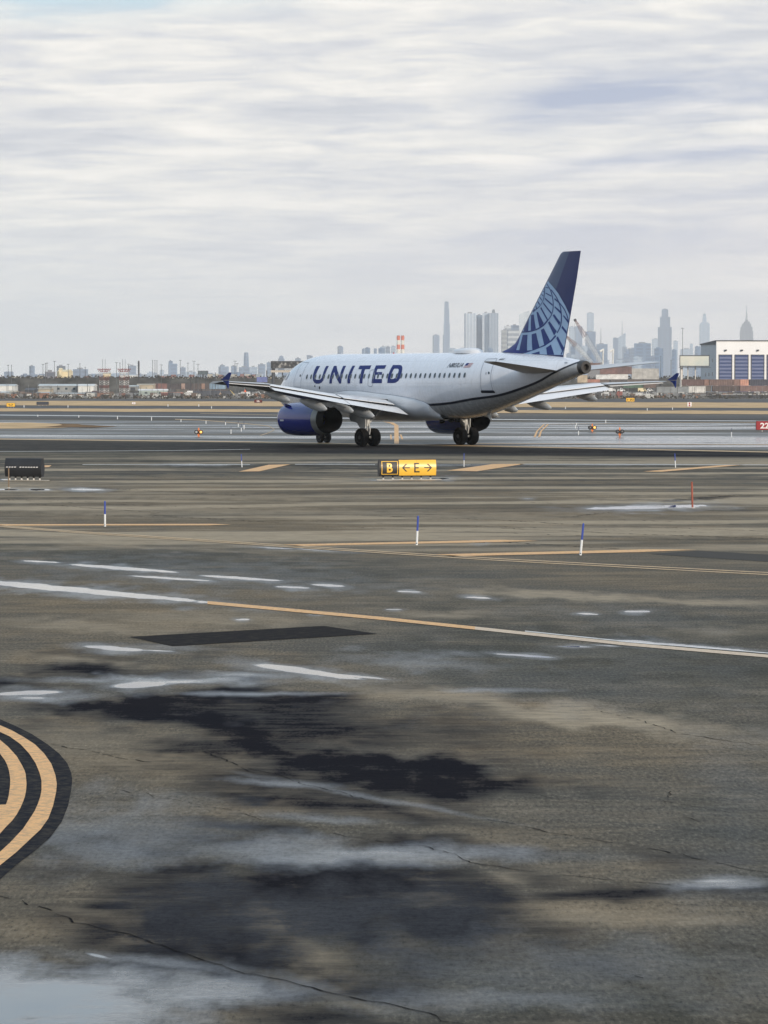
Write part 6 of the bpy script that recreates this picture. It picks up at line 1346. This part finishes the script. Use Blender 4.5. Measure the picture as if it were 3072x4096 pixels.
for i, (a, b) in enumerate(((2384,2420),(2424,2462),(2470,2500),(2552,2585),(2588,2612))):
    vehicle(a, b, 1552, 1568, 1350, ('van', 'truck', 'pickup', 'van', 'car')[i], ['white van in the back line, left end under the starboard wing','white truck in the back line, second','white pickup in the back line, third','cream van in the back line, fourth','white car in the back line, right end'][i], m=VW if i != 3 else CRM)
# airstairs and cones
D = 1300; k = D/F; e = empty('boarding_stairs', (rel(921, D), D, -2.2), 0, 'yellow-railed slanting stairs left of the white box truck', 'stairs')
g = MB(); g.prism([(0, 0), (.25, 0), (.25, 1.6), (0, 1.6)], 0, .1); a = Vector((0, 0, 2.5)); b = Vector((24*k, 0, .2)); g.tube(a, b, .12, n=6); g.tube(a+Vector((0, 1.5, 0)), b+Vector((0, 1.5, 0)), .12, n=6); g.build('handrail', mat('rail_yellow', (.75, .55, .18), .5), e)
g = MB()
for i in range(9): p = a.lerp(b, i/9); g.box(p.x-.15, p.x+.25, .1, 1.4, p.z-.7, p.z-.62)
g.build('tread', DKSTEEL, e)
for px, y0, y1, lb in ((980, 1556, 1568, 'orange triangular tent top above the white box truck'), (881, 1566, 1579, 'small pale orange cone shape before the dark blue containers')):
    D = 1270; k = D/F; e = empty('marker_cone', (rel(px, D), D, CH+(YH-y1)*k), 0, lb, 'cone'); g = MB(); g.lathe([(0, 6*k), (10*k, .5*k), (11*k, .3*k)], 'z', 4); g.build('cone', mat('cone_orange' if px > 900 else 'cone_pale', (.80, .16, .07) if px > 900 else (.62, .42, .28), .5), e); g = MB(); z = CH+(YH-y1)*k+2.2; g.tube((0, 0, -z), (0, 0, 0), .15); g.build('post', PG, e)
# perimeter fence along the far road, post by post
def fence():
    D = 1190; e = empty('perimeter_fence', (0, D, -2.2), 0, 'long chain-link fence along the far road with its posts', 'fence')
    m = bpy.data.materials.new('chain_link'); m.use_nodes = True; t = m.node_tree; p = t.nodes['Principled BSDF']; p.inputs['Base Color'].default_value = (.12, .12, .12, 1)
    tc = N(t, 'ShaderNodeTexCoord'); s_ = N(t, 'ShaderNodeSeparateXYZ'); L(t, tc.outputs['Object'], s_.inputs[0])
    a = MA(t, 'LESS_THAN', MA(t, 'FRACT', MA(t, 'MULTIPLY', MA(t, 'ADD', s_.outputs[0], s_.outputs[2]), 9.0)), .16); b = MA(t, 'LESS_THAN', MA(t, 'FRACT', MA(t, 'MULTIPLY', MA(t, 'SUBTRACT', s_.outputs[0], s_.outputs[2]), 9.0)), .16)
    L(t, MA(t, 'MAXIMUM', a, b), p.inputs['Alpha'])
    g = MB(); g.add([(-220, 0, 0), (230, 0, 0), (230, 0, 2.1), (-220, 0, 2.1)], [(0, 1, 2, 3)]); g.build('wire_mesh', m, e)
    for i in range(90): g = MB(); g.tube((-220+i*5, .06, 0), (-220+i*5, .06, 2.25), .045, n=6); g.build('fence_post', PG, e)
    g = MB(); g.tube((-220, .06, 2.12), (230, .06, 2.12), .03, n=6); g.build('top_rail', PG, e)
fence()
e = empty('concrete_barrier', (rel(2845, 1230), 1230, -2.2), 0, 'long low dark barrier wall with a pale top, before the right-hand containers', 'barrier')
g = MB(); g.box(0, 90, 0, .8, 0, 1.15); g.build('wall', mat('barrier_dark', (.04, .045, .06), .8), e); g = MB(); g.box(0, 90, -.05, .85, 1.152, 1.32); g.build('coping', mat('barrier_pale', (.5, .5, .5), .7), e)

# ------------------------------------------------------------------ the air between
def haze():
    g = MB(); g.box(-5600, 5600, -400, 21900, -4.2, 470)
    m = bpy.data.materials.new('haze'); m.use_nodes = True; t = m.node_tree; t.nodes.clear()
    v = N(t, 'ShaderNodeVolumePrincipled'); v.inputs['Color'].default_value = (.93, .965, 1.0, 1); v.inputs['Density'].default_value = HAZE; v.inputs['Anisotropy'].default_value = 0.0
    o = N(t, 'ShaderNodeOutputMaterial'); L(t, v.outputs[0], o.inputs['Volume'])
    tag(g.build('haze', m), kind='stuff')
HAZE = 5.2e-5
haze()
#@@FAR1
